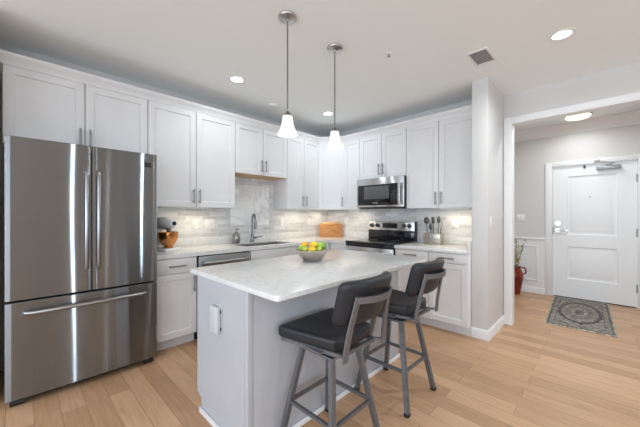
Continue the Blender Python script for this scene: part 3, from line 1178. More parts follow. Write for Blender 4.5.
t = thing('kitchen_faucet', 'steel gooseneck pull-down faucet with side lever behind the sink', 'faucet', (0.095, -1.640, CZ + 0.0002), R(-22))
m = MB()
m.lathe([(0, 0), (0.030, 0), (0.030, 0.006), (0.026, 0.014), (0.024, 0.05), (0.022, 0.10), (0.017, 0.115), (0.0, 0.115)], seg=24)
m.build('base', M['faucet'], t)
pts = [(0, 0, 0.10), (0, 0, 0.28)]
for i in range(1, 13):
    a = PI - PI * i / 12 * 1.05
    pts.append((0.075 + 0.075 * math.cos(a), 0.012 * i / 12, 0.30 + 0.085 * math.sin(a)))
MB().tube(pts, 0.0125, 14).build('spout', M['faucet'], t)
m = MB()
x_, y_, z_ = pts[-1]
m.cyl((x_, y_, z_ + 0.005), (x_ - 0.006, y_, z_ - 0.09), 0.0155, 0.019).cyl((x_ - 0.006, y_, z_ - 0.09), (x_ - 0.0066, y_, z_ - 0.10), 0.016, 0.015)
m.build('spray_head', M['faucet'], t)
m = MB()
m.cyl((0, 0.02, 0.062), (0, 0.05, 0.062), 0.014).tube([(0, 0.05, 0.062), (0.006, 0.075, 0.068), (0.012, 0.135, 0.080)], [0.009, 0.008, 0.006])
m.build('lever', M['faucet'], t)
t = thing('soap_dispenser', 'small grey glass soap bottle with metal pump beside the faucet', 'soap dispenser', (0.105, -1.890, CZ + 0.0002))
t.scale = (1.35, 1.35, 1.3)
m = MB()
m.lathe([(0, 0), (0.033, 0), (0.036, 0.004), (0.036, 0.088), (0.030, 0.098), (0.015, 0.104), (0, 0.104)], seg=28)
m.build('bottle', M['soap_glass'], t)
m = MB()
m.lathe([(0, 0.104), (0.017, 0.104), (0.017, 0.116), (0.006, 0.118), (0.006, 0.145), (0, 0.145)], seg=20)
m.tube([(0, 0, 0.143), (0.03, 0, 0.147), (0.052, 0, 0.140)], [0.007, 0.006, 0.004])
m.build('pump', M['nickel'], t)

# ------------------------------------------------------------------ stand mixer
t = thing('stand_mixer', 'pale stand mixer with a hammered copper bowl beside the refrigerator', 'stand mixer', (0.25, -2.800, CZ + 0.0002), R(20))
t.scale = (0.9, 0.9, 0.97)
m = MB()
m.box(-0.17, -0.10, 0, 0.13, 0.10, 0.030, 0.014, 4)
m.build('base', M['cream_metal'], t)
m = MB()
m.box(-0.17, -0.055, 0.028, -0.075, 0.055, 0.24, 0.03, 4)
m.build('column', M['cream_metal'], t)
m = MB()
prof = [(0, -0.20), (0.035, -0.195), (0.058, -0.165), (0.066, -0.10), (0.068, -0.02), (0.062, 0.06), (0.05, 0.115), (0.036, 0.135), (0, 0.137)]
m.lathe(prof, seg=28, sy=0.95)
m.map(lambda c: Vector((c.z, c.y, 0.295 + c.x)))
m.build('motor_head', M['cream_metal'], t)
MB().cyl((0.136, 0, 0.295), (0.155, 0, 0.295), 0.022, seg=20).build('hub_cap', M['black'], t)
MB().cyl((0.055, 0, 0.19), (0.055, 0, 0.245), 0.022, 0.030, seg=18).build('beater_shaft', M['nickel'], t)
m = MB()
m.lathe([(0, 0.031), (0.050, 0.031), (0.054, 0.040), (0.048, 0.050), (0.066, 0.068), (0.092, 0.105), (0.104, 0.150), (0.108, 0.200), (0.111, 0.203), (0.106, 0.203), (0.100, 0.15), (0.088, 0.108), (0.05, 0.06), (0, 0.055)], c=(0.045, 0, 0), seg=36)
m.build('bowl', M['copper'], t)

# ------------------------------------------------------------------ range
t = thing('electric_range', 'stainless steel electric range with black glass cooktop under the microwave', 'range', (1.3275, 0, 0))
RW = 0.3785
MB().box(-RW, -0.625, 0.03, RW, -0.04, 0.905).build('body', M['dark_steel'], t)
MB().box(-RW - 0.001, -0.668, 0.9055, RW + 0.001, -0.10, 0.928, 0.006, 3).build('cooktop', M['gloss_black'], t)
for x, y, r in ((-0.19, -0.50, 0.10), (0.19, -0.50, 0.08), (-0.19, -0.25, 0.075), (0.19, -0.25, 0.105)):
    m = MB()
    m.lathe([(r - 0.004, 0.9281), (r, 0.9281), (r, 0.9286), (r - 0.004, 0.9286), (r - 0.004, 0.9281)], c=(x, y, 0), seg=40)
    m.build('burner_ring', M['oven_glass'], t)
bg = MB().box(-RW, -0.085, 0.905, RW, -0.035, 1.19, 0.006).build('backguard', M['steel_h'], t)
MB().box(-RW, -0.098, 0.928, RW, -0.0855, 1.065, 0.002).build('backguard_base', M['gloss_black'], t)
MB().box(RW + 0.0005, -0.096, 0.93, RW + 0.012, -0.035, 1.192, 0.002).build('side_cap', M['black'], t)
MB().box(-0.135, -0.0885, 1.095, 0.115, -0.0845, 1.170, 0.001).build('display', M['screen'], bg)
for x in (-0.322, -0.222, 0.216, 0.300):
    m = MB()
    m.cyl((x, -0.085, 1.133), (x, -0.092, 1.133), 0.031, seg=24).cyl((x, -0.092, 1.133), (x, -0.115, 1.133), 0.024, 0.021, seg=24)
    k = m.build('knob', M['utensil'], bg)
    MB().box(x - 0.003, -0.1165, 1.118, x + 0.003, -0.1145, 1.153).build('pointer', M['black'], k)
MB().box(-RW, -0.655, 0.862, RW, -0.6255, 0.904, 0.003).build('front_rail', M['gloss_black'], t)
od = MB().box(-RW + 0.001, -0.662, 0.215, RW - 0.001, -0.626, 0.858, 0.004).build('oven_door', M['steel_h'], t)
MB().box(-0.30, -0.665, 0.30, 0.30, -0.6615, 0.690, 0.001).build('window', M['gloss_black'], od)
m = MB()
m.tube([(-0.335, -0.661, 0.800), (-0.335, -0.705, 0.800)], 0.011).tube([(0.335, -0.661, 0.800), (0.335, -0.705, 0.800)], 0.011)
m.tube([(-0.358, -0.708, 0.800), (0.358, -0.708, 0.800)], 0.0145, 14)
m.build('handle', M['steel_h'], od)
MB().box(-RW + 0.001, -0.655, 0.055, RW - 0.001, -0.626, 0.205, 0.004).build('drawer', M['steel_h'], t)
for x in (-0.33, 0.33):
    for y in (-0.57, -0.10):
        MB().cyl((x, y, 0), (x, y, 0.031), 0.018, seg=14).build('foot', M['black'], t)

# ------------------------------------------------------------------ microwave
t = thing('microwave', 'stainless over-the-range microwave with dark glass door below the short cabinet', 'microwave', (1.3315, 0, 1.385))
MW, MH = 0.3765, 0.42
MB().box(-MW, -0.372, 0.004, MW, -0.010, MH, 0.003).build('case', M['dark_steel'], t)
dr = MB().box(-MW, -0.402, 0.012, MW, -0.3725, MH, 0.005).build('door', M['steel_h'], t)
MB().box(-MW + 0.022, -0.4055, 0.040, MW - 0.085, -0.4018, MH - 0.092, 0.0015).build('door_glass', M['gloss_black'], dr)
MB().box(-MW + 0.130, -0.4075, 0.125, MW - 0.215, -0.4052, MH - 0.115, 0.001).build('viewing_window', M['oven_glass'], dr)
MB().box(-0.10, -0.407, 0.062, -0.015, -0.4052, 0.085, 0.001).build('badge', M['nickel'], dr)
m = MB()
hx = MW - 0.052
m.box(hx - 0.012, -0.438, 0.045, hx + 0.014, -0.422, MH - 0.095, 0.006).box(hx - 0.008, -0.424, 0.06, hx + 0.010, -0.400, 0.085).box(hx - 0.008, -0.424, MH - 0.135, hx + 0.010, -0.400, MH - 0.11)
m.build('handle', M['steel_h'], dr)
MB().box(MW - 0.030, -0.4035, 0.04, MW - 0.012, -0.4015, MH - 0.092).build('control_strip', M['gloss_black'], dr)
MB().box(-MW + 0.03, -0.385, -0.006, MW - 0.03, -0.05, 0.003, 0.002).build('vent_underside', M['black'], t)

# ------------------------------------------------------------------ island
IX0, IX1, IY0, IY1 = 1.612, 2.234, -3.040, -1.485
t = thing('island_cabinet', 'white kitchen island base, its tone darkened by painted shade, with a plain end panel under the quartz top', 'island', (0, 0, 0))
MB().box(IX0 + 0.02, IY0 + 0.021, 0.105, IX1 - 0.019, IY1 - 0.02, 0.883).build('carcass', M['island_shaded_white'], t)
MB().box(IX0 + 0.075, IY0 + 0.021, 0, IX1 - 0.019, IY1 - 0.02, 0.1045).build('plinth', M['kick'], t)
m = MB()
poly = [(IX0 + 0.062, 0), (IX1 - 0.034, 0), (IX1 - 0.034, 0.883), (IX0, 0.883), (IX0, 0.115), (IX0 + 0.02, 0.103), (IX0 + 0.062, 0.085)]
m.prism(poly, IY0, IY0 + 0.020, lambda a, b, c: (a, c, b))
m.build('end_panel', M['island_shaded_white'], t)
MB().box(IX1 - 0.033, IY0 - 0.001, 0, IX1 + 0.002, IY0 + 0.034, 0.883, 0.001).build('corner_post', M['island_shaded_white'], t)
MB().box(IX1 - 0.018, IY0 + 0.0345, 0, IX1, IY1 - 0.0345, 0.883, 0.001).build('back_panel', M['island_shaded_white'], t)
MB().box(IX1 - 0.033, IY1 - 0.034, 0, IX1 + 0.002, IY1 + 0.001, 0.883, 0.001).build('corner_post', M['island_shaded_white'], t)
MB().box(IX0 + 0.062, IY1 - 0.0195, 0, IX1 - 0.034, IY1, 0.883).build('end_panel', M['island_shaded_white'], t)
m = MB()
m.box(IX0 + 0.058, IY0 - 0.016, 0, IX1 + 0.006, IY0 - 0.0012, 0.034, 0.004)
m.box(IX1 + 0.0025, IY0 - 0.016, 0, IX1 + 0.014, IY1 + 0.012, 0.034, 0.004)
m.build('shoe_moulding', M['trim'], t)
n = 3
sp_ = (IY1 - IY0 - 0.06) / n
for i in range(n):
    ya = IY0 + 0.03 + sp_ * i
    d = MB().shaker(0.003, 0.112, sp_ - 0.003, 0.876, 0).build('door', M['island_shaded_white'], t)
    d.location = (IX0 + 0.0195, ya + sp_, 0)
    d.rotation_euler = (0, 0, R(-90))
    MB().pull((0.035, -0.0205, 0.78), 'z', 0.155).build('handle', M['nickel'], d)


def rounded_slab(x0, y0, x1, y1, z0, z1, r, e=0.004, n=6):
    b = bmesh.new()

    def ring(ins, z):
        out = []
        for cx, cy, a0 in ((x1 - r, y1 - r, 0), (x0 + r, y1 - r, 90), (x0 + r, y0 + r, 180), (x1 - r, y0 + r, 270)):
            for i in range(n + 1):
                a = R(a0 + 90 * i / n)
                out.append(b.verts.new((cx + (r - ins) * math.cos(a), cy + (r - ins) * math.sin(a), z)))
        return out
    rs = [ring(e, z0), ring(0, z0 + e), ring(0, z1 - e), ring(e * 0.3, z1 - e * 0.3), ring(e, z1)]
    q = len(rs[0])
    for a, c in zip(rs, rs[1:]):
        for i in range(q):
            b.faces.new((a[i], a[(i + 1) % q], c[(i + 1) % q], c[i]))
    b.faces.new(rs[0][::-1])
    b.faces.new(rs[-1])
    bmesh.ops.recalc_face_normals(b, faces=b.faces)
    mb = MB()
    mb._merge(b)
    return mb


top = rounded_slab(1.485, -3.046, 2.490, -1.435, 0.884, CZ, 0.025).build('island_worktop', M['quartz'])
tag(top, 'white speckled quartz island top overhanging towards the two bar stools', 'worktop')

# power outlet with a cover on the island end
t = thing('outlet_cover', 'white weatherproof-style outlet cover on the end panel of the island', 'outlet', (1.912, IY0 - 0.0002, 0.668))
MB().box(-0.050, -0.006, -0.088, 0.050, 0, 0.088, 0.003).build('wall_plate', M['cover_shaded'], t)
c = MB().box(-0.046, -0.038, -0.080, 0.046, -0.006, 0.080, 0.012, 4).build('flip_cover', M['cover_shaded'], t)
MB().box(-0.018, -0.0392, 0.018, -0.006, -0.0375, 0.044, 0.001).build('latch_mark', M['vent_grey'], c)
m = MB()
m.box(0.0455, -0.014, -0.060, 0.0475, -0.0062, -0.040).box(0.0455, -0.014, 0.040, 0.0475, -0.0062, 0.060)
m.build('hinge', M['dark_slot'], t)

# ------------------------------------------------------------------ bar stools
CEN = (2.467, -2.655)
t = thing('bar_stool', 'charcoal padded bar stool nearer the camera, closest to the island outlet', 'bar stool', (2.467, -2.655, 0), 0, 'swivel bar stools at the island')
for sx in (-1, 1):
    for sy in (-1, 1):
        f = Vector((sx * 0.200, sy * 0.200, 0.006))
        p = Vector((sx * 0.108, sy * 0.108, 0.556))
        m = MB()
        m.bar(f, p, 0.030, 0.030, up=(sx, 0, 0), bev=0.003)
        l = m.build('leg', M['pewter'], t)
        MB().box(f.x - 0.017, f.y - 0.017, 0, f.x + 0.017, f.y + 0.017, 0.020, 0.003).build('foot', M['black'], l)
q = 0.202 - 0.094 * (0.245 / 0.55)
m = MB()
for s in (-1, 1):
    m.bar((-q, s * q, 0.25), (q, s * q, 0.25), 0.018, 0.022, bev=0.003)
    m.bar((s * q, -q, 0.25), (s * q, q, 0.25), 0.018, 0.022, bev=0.003)
m.build('footrest', M['pewter'], t)
m = MB()
m.box(-0.128, -0.128, 0.552, 0.128, 0.128, 0.566, 0.003).cyl((0, 0, 0.566), (0, 0, 0.5985), 0.095, seg=28)
m.build('swivel_plate', M['pewter'], t)


def seat_w(x):
    """half width of the seat: wide at the front, narrower at the back"""
    return 0.228 - (x + 0.19) / 0.39 * 0.072


m = MB()
fa, fb = -0.176, 0.196
for s_ in (-1, 1):
    m.bar((fa, s_ * (seat_w(fa) - 0.022), 0.609), (fb, s_ * (seat_w(fb) - 0.022), 0.609), 0.024, 0.021, bev=0.003)
    m.bar((fb - 0.03, s_ * 0.122, 0.609), (0.243, s_ * 0.152, 0.618), 0.024, 0.014, bev=0.002)
m.bar((fa, -0.20, 0.609), (fa, 0.20, 0.609), 0.024, 0.021, bev=0.003)
m.bar((fb, -0.138, 0.609), (fb, 0.138, 0.609), 0.024, 0.021, bev=0.003)
m.box(-0.10, -0.19, 0.599, 0.10, 0.19, 0.612)
m.build('seat_frame', M['pewter'], t)


def cushion(x0, y0, z0, x1, y1, z1, r, n=16, dish=0.0):
    """rounded pad made by pulling a fine box onto a rounded-box surface"""
    b = bmesh.new()
    bmesh.ops.create_cube(b, size=2)
    bmesh.ops.subdivide_edges(b, edges=b.edges[:], cuts=n, use_grid_fill=True)
    hx, hy, hz = (x1 - x0) / 2, (y1 - y0) / 2, (z1 - z0) / 2
    for v in b.verts:
        p = Vector((v.co.x * hx, v.co.y * hy, v.co.z * hz))
        # denser near edges
        for i, hh in enumerate((hx, hy, hz)):
            u = p[i] / hh
            p[i] = hh * math.copysign(1 - max(0.0, 1 - abs(u)) ** 1.6, u)
        q = Vector(((max(-hx + r, min(hx - r, p.x))), max(-hy + r, min(hy - r, p.y)), max(-hz + r, min(hz - r, p.z))))
        dlt = p - q
        if dlt.length > 1e-9:
            p = q + dlt.normalized() * r
        v.co = p + Vector(((x0 + x1) / 2, (y0 + y1) / 2, (z0 + z1) / 2))
    mb = MB()
    mb._merge(b)
    return mb


m = cushion(-0.190, -0.228, 0.620, 0.196, 0.228, 0.684, 0.020)


def seat_shape(c):
    dish = 0.010 * math.cos(min(1, abs(c.y) / 0.21) * PI / 2) * math.cos(min(1, abs(c.x) / 0.18) * PI / 2) if c.z > 0.66 else 0
    back = 0.030 * (c.y / 0.228) ** 2 * max(0.0, c.x / 0.2) ** 3       # the rear edge rounds off towards its corners
    return Vector((c.x - back, c.y * seat_w(c.x) / 0.228, c.z - dish))


m.map(seat_shape)
m.build('seat', M['leather'], t)
# back uprights: flat bars leaning back and drawing together
for s_ in (-1, 1):
    m = MB()
    pts = [(0.238, s_ * 0.162, 0.600), (0.246, s_ * 0.157, 0.67), (0.262, s_ * 0.149, 0.76), (0.282, s_ * 0.139, 0.85), (0.296, s_ * 0.133, 0.912)]
    for p_, q_ in zip(pts, pts[1:]):
        e_ = (Vector(q_) - Vector(p_)).normalized() * 0.003
        m.bar(Vector(p_) - e_, Vector(q_) + e_, 0.034, 0.012, up=(1, 0, 0), bev=0.002)
    m.build('back_upright', M['pewter'], t)
# rail bowed out behind the pad between the tops of the uprights
b = bmesh.new()
n = 24
cols = []
for i in range(n + 1):
    y = -0.149 + 0.298 * i / n
    xo = 0.291 + 0.052 * (1 - (y / 0.149) ** 2)
    cols.append([b.verts.new(p) for p in ((xo - 0.006, y, 0.882), (xo + 0.006, y, 0.882), (xo + 0.012, y, 0.914), (xo, y, 0.914))])
for a, c in zip(cols, cols[1:]):
    for k in range(4):
        b.faces.new((a[k], a[(k + 1) % 4], c[(k + 1) % 4], c[k]))
b.faces.new(cols[0])
b.faces.new(cols[-1][::-1])
bmesh.ops.recalc_face_normals(b, faces=b.faces)
m = MB()
m._merge(b)
m.build('back_rail', M['pewter'], t)
m = cushion(-0.036, -0.198, 0.762, 0.036, 0.198, 0.986, 0.034)
m.map(lambda c: Vector((c.x + 0.192 + 0.050 * (1 - (c.y / 0.198) ** 2) + (c.z - 0.762) * 0.26, c.y, c.z)))
m.build('backrest', M['leather'], t)
copy_thing(t, (2.467, -1.942, 0), 'charcoal padded bar stool farther from the camera, closest to the range')

# ------------------------------------------------------------------ fruit bowl
BX, BY = 1.852, -2.198
t = thing('fruit_bowl', 'hammered silver bowl full of citrus standing on the island top', 'bowl', (BX, BY, CZ + 0.0003))
t.scale = (1.08, 1.08, 1.0)
m = MB()
m.lathe([(0, 0), (0.066, 0), (0.070, 0.004), (0.100, 0.045), (0.122, 0.082), (0.126, 0.092), (0.122, 0.093), (0.116, 0.082), (0.094, 0.047), (0.062, 0.010), (0, 0.008)], seg=48)
m.build('bowl_shell', M['bowl'], t)
dv = Vector((-0.697, 0.717, 0))      # away from the viewer
rv = Vector((0.717, 0.697, 0))


def fruit(name, label, cat, kind, a, bb, z, r, rot):
    """a: along the viewer's right, bb: away, z above the worktop (centre)"""
    c = Vector((BX, BY, CZ + z)) + rv * a + dv * bb
    t = thing(name, label, cat, c, rot, 'fruit in the silver bowl')
    m = MB()
    if kind in ('lemon', 'lime'):
        sc_ = (1.0, 1.0, 1.28 if kind == 'lemon' else 1.12)
        prof = []
        for i in range(17):
            th = PI * i / 16
            z_ = -math.cos(th) * r * sc_[2]
            rr = math.sin(th) * r
            if i in (0, 16):
                z_ *= 1.10
                rr = 0
            prof.append((rr, z_))
        m.lathe(prof, seg=22)
        m.map(lambda v: Matrix.Rotation(R(78), 3, 'Y') @ v)
        o = m.build('peel', M[kind], t, 80)
        MB().ball((r * sc_[2] * 1.07, 0, r * 0.22), r * 0.11, seg=8).build('stem_end', M['twig'], t)
    elif kind == 'orange':
        m.ball((0, 0, 0), r, (1, 1, 0.95)).build('peel', M['orange'], t, 80)
        MB().ball((0, 0, r * 0.945), r * 0.09, (1, 1, 0.4), seg=8).build('stem_end', M['leaf'], t)
    else:
        prof = []
        for i in range(19):
            th = PI * i / 18
            rr = math.sin(th) * r * (1.02 - 0.06 * math.cos(th) * -1)
            z_ = -math.cos(th) * r * 0.92
            if i > 15:
                z_ -= (i - 15) ** 2 * r * 0.022
            prof.append((rr if 0 < i < 18 else 0, z_))
        m.lathe(prof, seg=24).build('skin', M['apple'], t, 80)
        MB().tube([(0, 0, r * 0.68), (0.002, 0.001, r * 0.95)], 0.0018, 6).build('stem', M['twig'], t)
    return t


fruit('lemon', 'yellow lemon on top at the middle of the silver bowl', 'lemon', 'lemon', 0.012, 0.012, 0.127, 0.030, 0.6)
fruit('lemon', 'yellow lemon low at the front rim of the silver bowl', 'lemon', 'lemon', 0.002, -0.072, 0.097, 0.025, 0.72)
fruit('orange', 'orange citrus on top of the pile, on the sink side of the silver bowl', 'orange', 'orange', -0.062, 0.026, 0.126, 0.031, 0)
fruit('lime', 'yellow-green lime at the front rim of the bowl facing the refrigerator', 'lime', 'lime', -0.058, -0.050, 0.099, 0.024, 0.72)
fruit('lime', 'dark green lime at the refrigerator-side rim of the silver bowl', 'lime', 'lime', -0.090, 0.000, 0.101, 0.026, 2.2)
fruit('lime', 'pale green lime wedged between the front lemon and the green apple', 'lime', 'lime', 0.057, -0.049, 0.097, 0.023, 0.72)
fruit('green_apple', 'round green apple on the stool side of the silver bowl', 'apple', 'apple', 0.080, 0.012, 0.121, 0.038, 0)
fruit('lemon', 'yellow lemon half hidden at the back rim of the silver bowl', 'lemon', 'lemon', 0.012, 0.078, 0.100, 0.028, 0.1)

# ------------------------------------------------------------------ worktop items near the range
t = thing('cutting_board', 'honey-coloured wooden cutting board leaning across the kitchen corner', 'cutting board', (0.262, -0.208, CZ + 0.0003), R(45))
m = MB()
m.box(-0.195, -0.011, 0, 0.195, 0.011, 0.220, 0.005)
m.map(lambda c: Vector((c.x, c.y + c.z * 0.16 + 0.0, c.z)))
m.build('board', M['board'], t)
m = MB()
m.box(-0.150, -0.010, 0, 0.150, 0.010, 0.248, 0.005)
m.map(lambda c: Vector((c.x + 0.004, c.y + c.z * 0.16 + 0.0235, c.z)))
o = m.build('cutting_board', M['board_edge'])
o.location = (0.262, -0.208, CZ + 0.0003)
o.rotation_euler = (0, 0, R(45))
tag(o, 'paler wooden board standing behind the honey-coloured cutting board, only its edge showing', 'cutting board')

UX, UY = 2.0, -0.17
t = thing('utensil_holder', 'rectangular champagne metal holder full of cooking utensils beside the range', 'utensil holder', (UX, UY, CZ + 0.0003))
m = MB()
wx, wy, hh = 0.108, 0.050, 0.140
m.box(-wx, -wy, 0, wx, wy, 0.008, 0.002)
m.box(-wx, -wy, 0.004, wx, -wy + 0.004, hh, 0.0015).box(-wx, wy - 0.004, 0.004, wx, wy, hh, 0.0015).box(-wx, -wy + 0.003, 0.004, -wx + 0.004, wy - 0.003, hh, 0.0015).box(wx - 0.004, -wy + 0.003, 0.004, wx, wy - 0.003, hh, 0.0015)
m.build('container', M['crock'], t)
m = MB()
for x in (-0.015, 0.028):
    m.box(x, -wy - 0.002, 0.004, x + 0.006, -wy, hh, 0.0008)
m.build('divider_strip', M['chrome'], t)


def utensil(name, label, x, lean, h, kind, yaw=0):
    t = thing(name, label, 'utensil', (UX + x, UY, CZ + 0.0095), yaw, 'utensils in the metal holder')
    p1 = Vector((lean, 0.012, h))
    MB().tube([(0, 0, 0), p1 * 0.5, p1], [0.006, 0.007, 0.007], 8).build('handle', M['utensil'], t)
    m = MB()
    d = p1.normalized()
    c = p1 + d * 0.03
    rot = Matrix.Rotation(math.atan2(d.x, d.z), 4, 'Y')
    if kind == 'spoon':
        m.ball(c, 0.030, (0.8, 0.22, 1.5), rot).build('spoon_bowl', M['utensil'], t)
    elif kind == 'ladle':
        m.ball(c, 0.038, (0.9, 0.6, 1.2), rot).build('ladle_cup', M['utensil'], t)
    elif kind == 'turner':
        m.box(c.x - 0.019, c.y - 0.003, c.z - 0.036, c.x + 0.019, c.y + 0.003, c.z + 0.045, 0.002, rot=rot).build('blade', M['utensil'], t)
    else:
        for k in range(4):
            a = PI * k / 4
            loop = []
            for i in range(13):
                th = PI * i / 12
                loop.append(c + rot.to_3x3() @ Vector((0.022 * math.sin(th) * math.cos(a), 0.022 * math.sin(th) * math.sin(a), -0.045 + 0.10 * i / 12)))
            m.tube(loop, 0.0018, 5)
        m.build('wires', M['utensil'], t)


utensil('ladle', 'dark steel ladle leaning out of the metal holder towards the range', -0.072, -0.022, 0.262, 'ladle')
utensil('slotted_spoon', 'dark steel spoon crossing the middle of the metal holder', -0.022, -0.016, 0.180, 'spoon')
utensil('turner', 'dark steel turner standing upright in the metal holder', 0.006, -0.012, 0.262, 'turner')
utensil('serving_spoon', 'tall dark steel serving spoon on the partition side of the metal holder', 0.050, 0.016, 0.275, 'spoon')
utensil('whisk', 'wire whisk leaning towards the partition wall in the metal holder', 0.080, 0.016, 0.205, 'whisk')


# ------------------------------------------------------------------ switches and outlets
def plate(label, loc, rotz, gangs, kind, w=0.072, cat='outlet'):
    t = thing('wall_outlet' if kind == 'outlet' else 'light_switch', label, cat if kind == 'outlet' else 'light switch', loc, rotz, 'white wall plates')
    W = w + 0.046 * (gangs - 1)
    MB().box(-W / 2, -0.006, -0.058, W / 2, -0.0002, 0.058, 0.002).build('cover_plate', M['white_plastic'], t)
    for g in range(gangs):
        x = (g - (gangs - 1) / 2) * 0.046
        if kind == 'outlet' or (kind == 'mixed' and g == 1):
            s = MB().box(x - 0.017, -0.008, -0.033, x + 0.017, -0.0055, 0.033, 0.002).build('socket', M['white_plastic'], t)
            m = MB()
            for z in (-0.018, 0.018):
                m.box(x - 0.008, -0.0084, z - 0.005, x - 0.006, -0.0078, z + 0.005).box(x + 0.006, -0.0084, z - 0.005, x + 0.008, -0.0078, z + 0.005)
            m.build('slots', M['dark_slot'], s)
        else:
            MB().box(x - 0.016, -0.0095, -0.033, x + 0.016, -0.0055, 0.033, 0.003).build('rocker', M['white_plastic'], t)
    return t


TS = 0.0095
plate('single white outlet plate on the sink wall nearest the stand mixer', (TS, -2.385, 1.178), LR, 1, 'outlet')
plate('double white plate with outlet and switch between the stand mixer and the faucet', (TS, -2.205, 1.175), LR, 2, 'mixed', w=0.085)
plate('white switch plate on the sink wall just past the faucet', (TS, -1.046, 1.179), LR, 1, 'switch')
plate('white outlet plate on the sink wall close to the kitchen corner', (TS, -0.500, 1.185), LR, 1, 'outlet')
plate('white outlet plate on the range wall beside the cutting board', (0.440, -TS, 1.185), 0, 1, 'outlet')
plate('white outlet plate behind the worktop next to the partition wall', (2.215, -TS, 1.179), 0, 1, 'outlet', w=0.085)
plate('white light switch on the side of the partition wall facing the opening', (PX1 + 0.0005, -0.437, 1.215), LR, 1, 'switch')
plate('white light switch on the hall wall above the wainscot near the red vase', (2.56, YH - 0.0005, 1.24), 0, 2, 'switch')

# ------------------------------------------------------------------ entry rug and vase
corners = [(3.020, 2.020), (3.041, 0.443), (3.652, 0.510), (3.656, 2.020)]
RX, RY = 0.615, 1.54
o = rounded_slab(-RX / 2, -RY / 2, RX / 2, RY / 2, 0, 0.008, 0.006, 0.002).build('runner_rug', rug_mat(RX, RY))
o.location = (3.342, 1.255, 0.0002)
o.rotation_euler = (0, 0, R(2.0))
tag(o, 'faded grey oriental runner rug with oval medallion lying before the entry door', 'rug')

t = thing('floor_vase', 'red glazed two-handled floor vase in the hall corner beside the entry door', 'vase', (2.505, 1.80, 0.0002))
m = MB()
m.lathe([(0, 0), (0.085, 0), (0.092, 0.008), (0.100, 0.06), (0.122, 0.18), (0.138, 0.28), (0.134, 0.33), (0.112, 0.385), (0.098, 0.41), (0.100, 0.425), (0.112, 0.44), (0.108, 0.444), (0.092, 0.43), (0.088, 0.41), (0.098, 0.37), (0.115, 0.30), (0.095, 0.15), (0.07, 0.03), (0, 0.025)], seg=44)
m.build('body', M['red_glaze'], t)
for a in (R(20), R(200)):
    ca, sa = math.cos(a), math.sin(a)
    pts = [(0.112, 0.425), (0.150, 0.43), (0.172, 0.395), (0.168, 0.345), (0.138, 0.325)]
    MB().tube([(r * ca, r * sa, z) for r, z in pts], 0.011, 10).build('handle', M['red_glaze'], t)
pt = thing('dried_branches', 'dried leafy branches standing in the red floor vase', 'plant', (2.505, 1.80, 0.034))
ms, ml, mbud = MB(), MB(), MB()
for k in range(24):
    a = random.uniform(0, 2 * PI)
    r = random.uniform(0.03, 0.17)
    hgt = random.uniform(0.62, 0.90)
    p = [Vector((0.03 * math.cos(a), 0.03 * math.sin(a), 0)), Vector((0.055 * math.cos(a), 0.055 * math.sin(a), 0.39)),
         Vector((0.5 * r * math.cos(a) + 0.03 * math.cos(a), 0.5 * r * math.sin(a) + 0.03 * math.sin(a), 0.39 + (hgt - 0.39) * 0.5)), Vector((r * math.cos(a + 0.2), r * math.sin(a + 0.2), hgt))]
    ms.tube(p, [0.004, 0.0035, 0.003, 0.0018], 6)
    for j in range(9):
        s = random.uniform(0.15, 1)
        q = p[1].lerp(p[2], s * 2) if s < 0.5 else p[2].lerp(p[3], s * 2 - 1)
        q = q + Vector((random.uniform(-1, 1), random.uniform(-1, 1), random.uniform(-0.4, 1))) * 0.018
        rot = Matrix.Rotation(random.uniform(0, 6.28), 4, 'Z') @ Matrix.Rotation(random.uniform(-1.2, 1.2), 4, 'Y')
        if k % 3 == 2:
            mbud.ball(q, 0.009, seg=8)
        else:
            ml.ball(q, 0.018, (0.35, 0.12, 1.1), rot, seg=8)
ms.build('twig', M['twig'], pt)
o = ml.build('foliage', M['leaf'], pt)
o = mbud.build('blossoms', M['bud'], pt)

# ------------------------------------------------------------------ ceiling fixtures
WARM = (0.97, 0.98, 1.0)


def pendant(label, x, y):
    DZP = 0.020
    t = thing('pendant_lamp', label, 'pendant lamp', (x, y, H), 0, 'bell-shaded pendants over the island')
    m = MB()
    m.lathe([(0, -0.0005), (0.066, -0.0005), (0.066, -0.007), (0.062, -0.012), (0.030, -0.018), (0.014, -0.022), (0.011, -0.036), (0, -0.036)], seg=36)
    m.build('canopy', M['canopy'], t)
    MB().cyl((0, 0, -0.034), (0, 0, -0.664), 0.0055, seg=12).build('rod', M['nickel'], t)
    m = MB()
    m.lathe([(0, -0.655), (0.010, -0.657), (0.016, -0.672), (0.033, -0.690), (0.040, -0.702), (0.036, -0.706), (0, -0.706)], seg=28)
    m.map(lambda c: Vector((c.x * 0.9, c.y * 0.9, -0.842 + (c.z + DZP + 0.842) * 0.82)))
    m.build('socket_cup', M['nickel'], t)
    m = MB()
    m.lathe([(0.030, -0.700), (0.040, -0.703), (0.043, -0.735), (0.049, -0.775), (0.058, -0.812), (0.072, -0.842), (0.078, -0.858), (0.0765, -0.862), (0.069, -0.842), (0.055, -0.812), (0.046, -0.775), (0.040, -0.735), (0.030, -0.708)], seg=40)
    m.map(lambda c: Vector((c.x * 0.9, c.y * 0.9, -0.842 + (c.z + DZP + 0.842) * 0.82)))
    m.build('lamp_shade', M['lamp_glass'], t)
    MB().ball((0, 0, -0.778), 0.022, (1, 1, 1.2), seg=16).build('bulb', M['lamp_glass'], t)
    d = bpy.data.lights.new('bulb_light', 'POINT')
    d.energy = 1.8
    d.color = WARM
    d.shadow_soft_size = 0.03
    o = bpy.data.objects.new('bulb_light', d)
    COL.objects.link(o)
    o.parent = t
    o.location = (0, 0, -0.845)
    return t


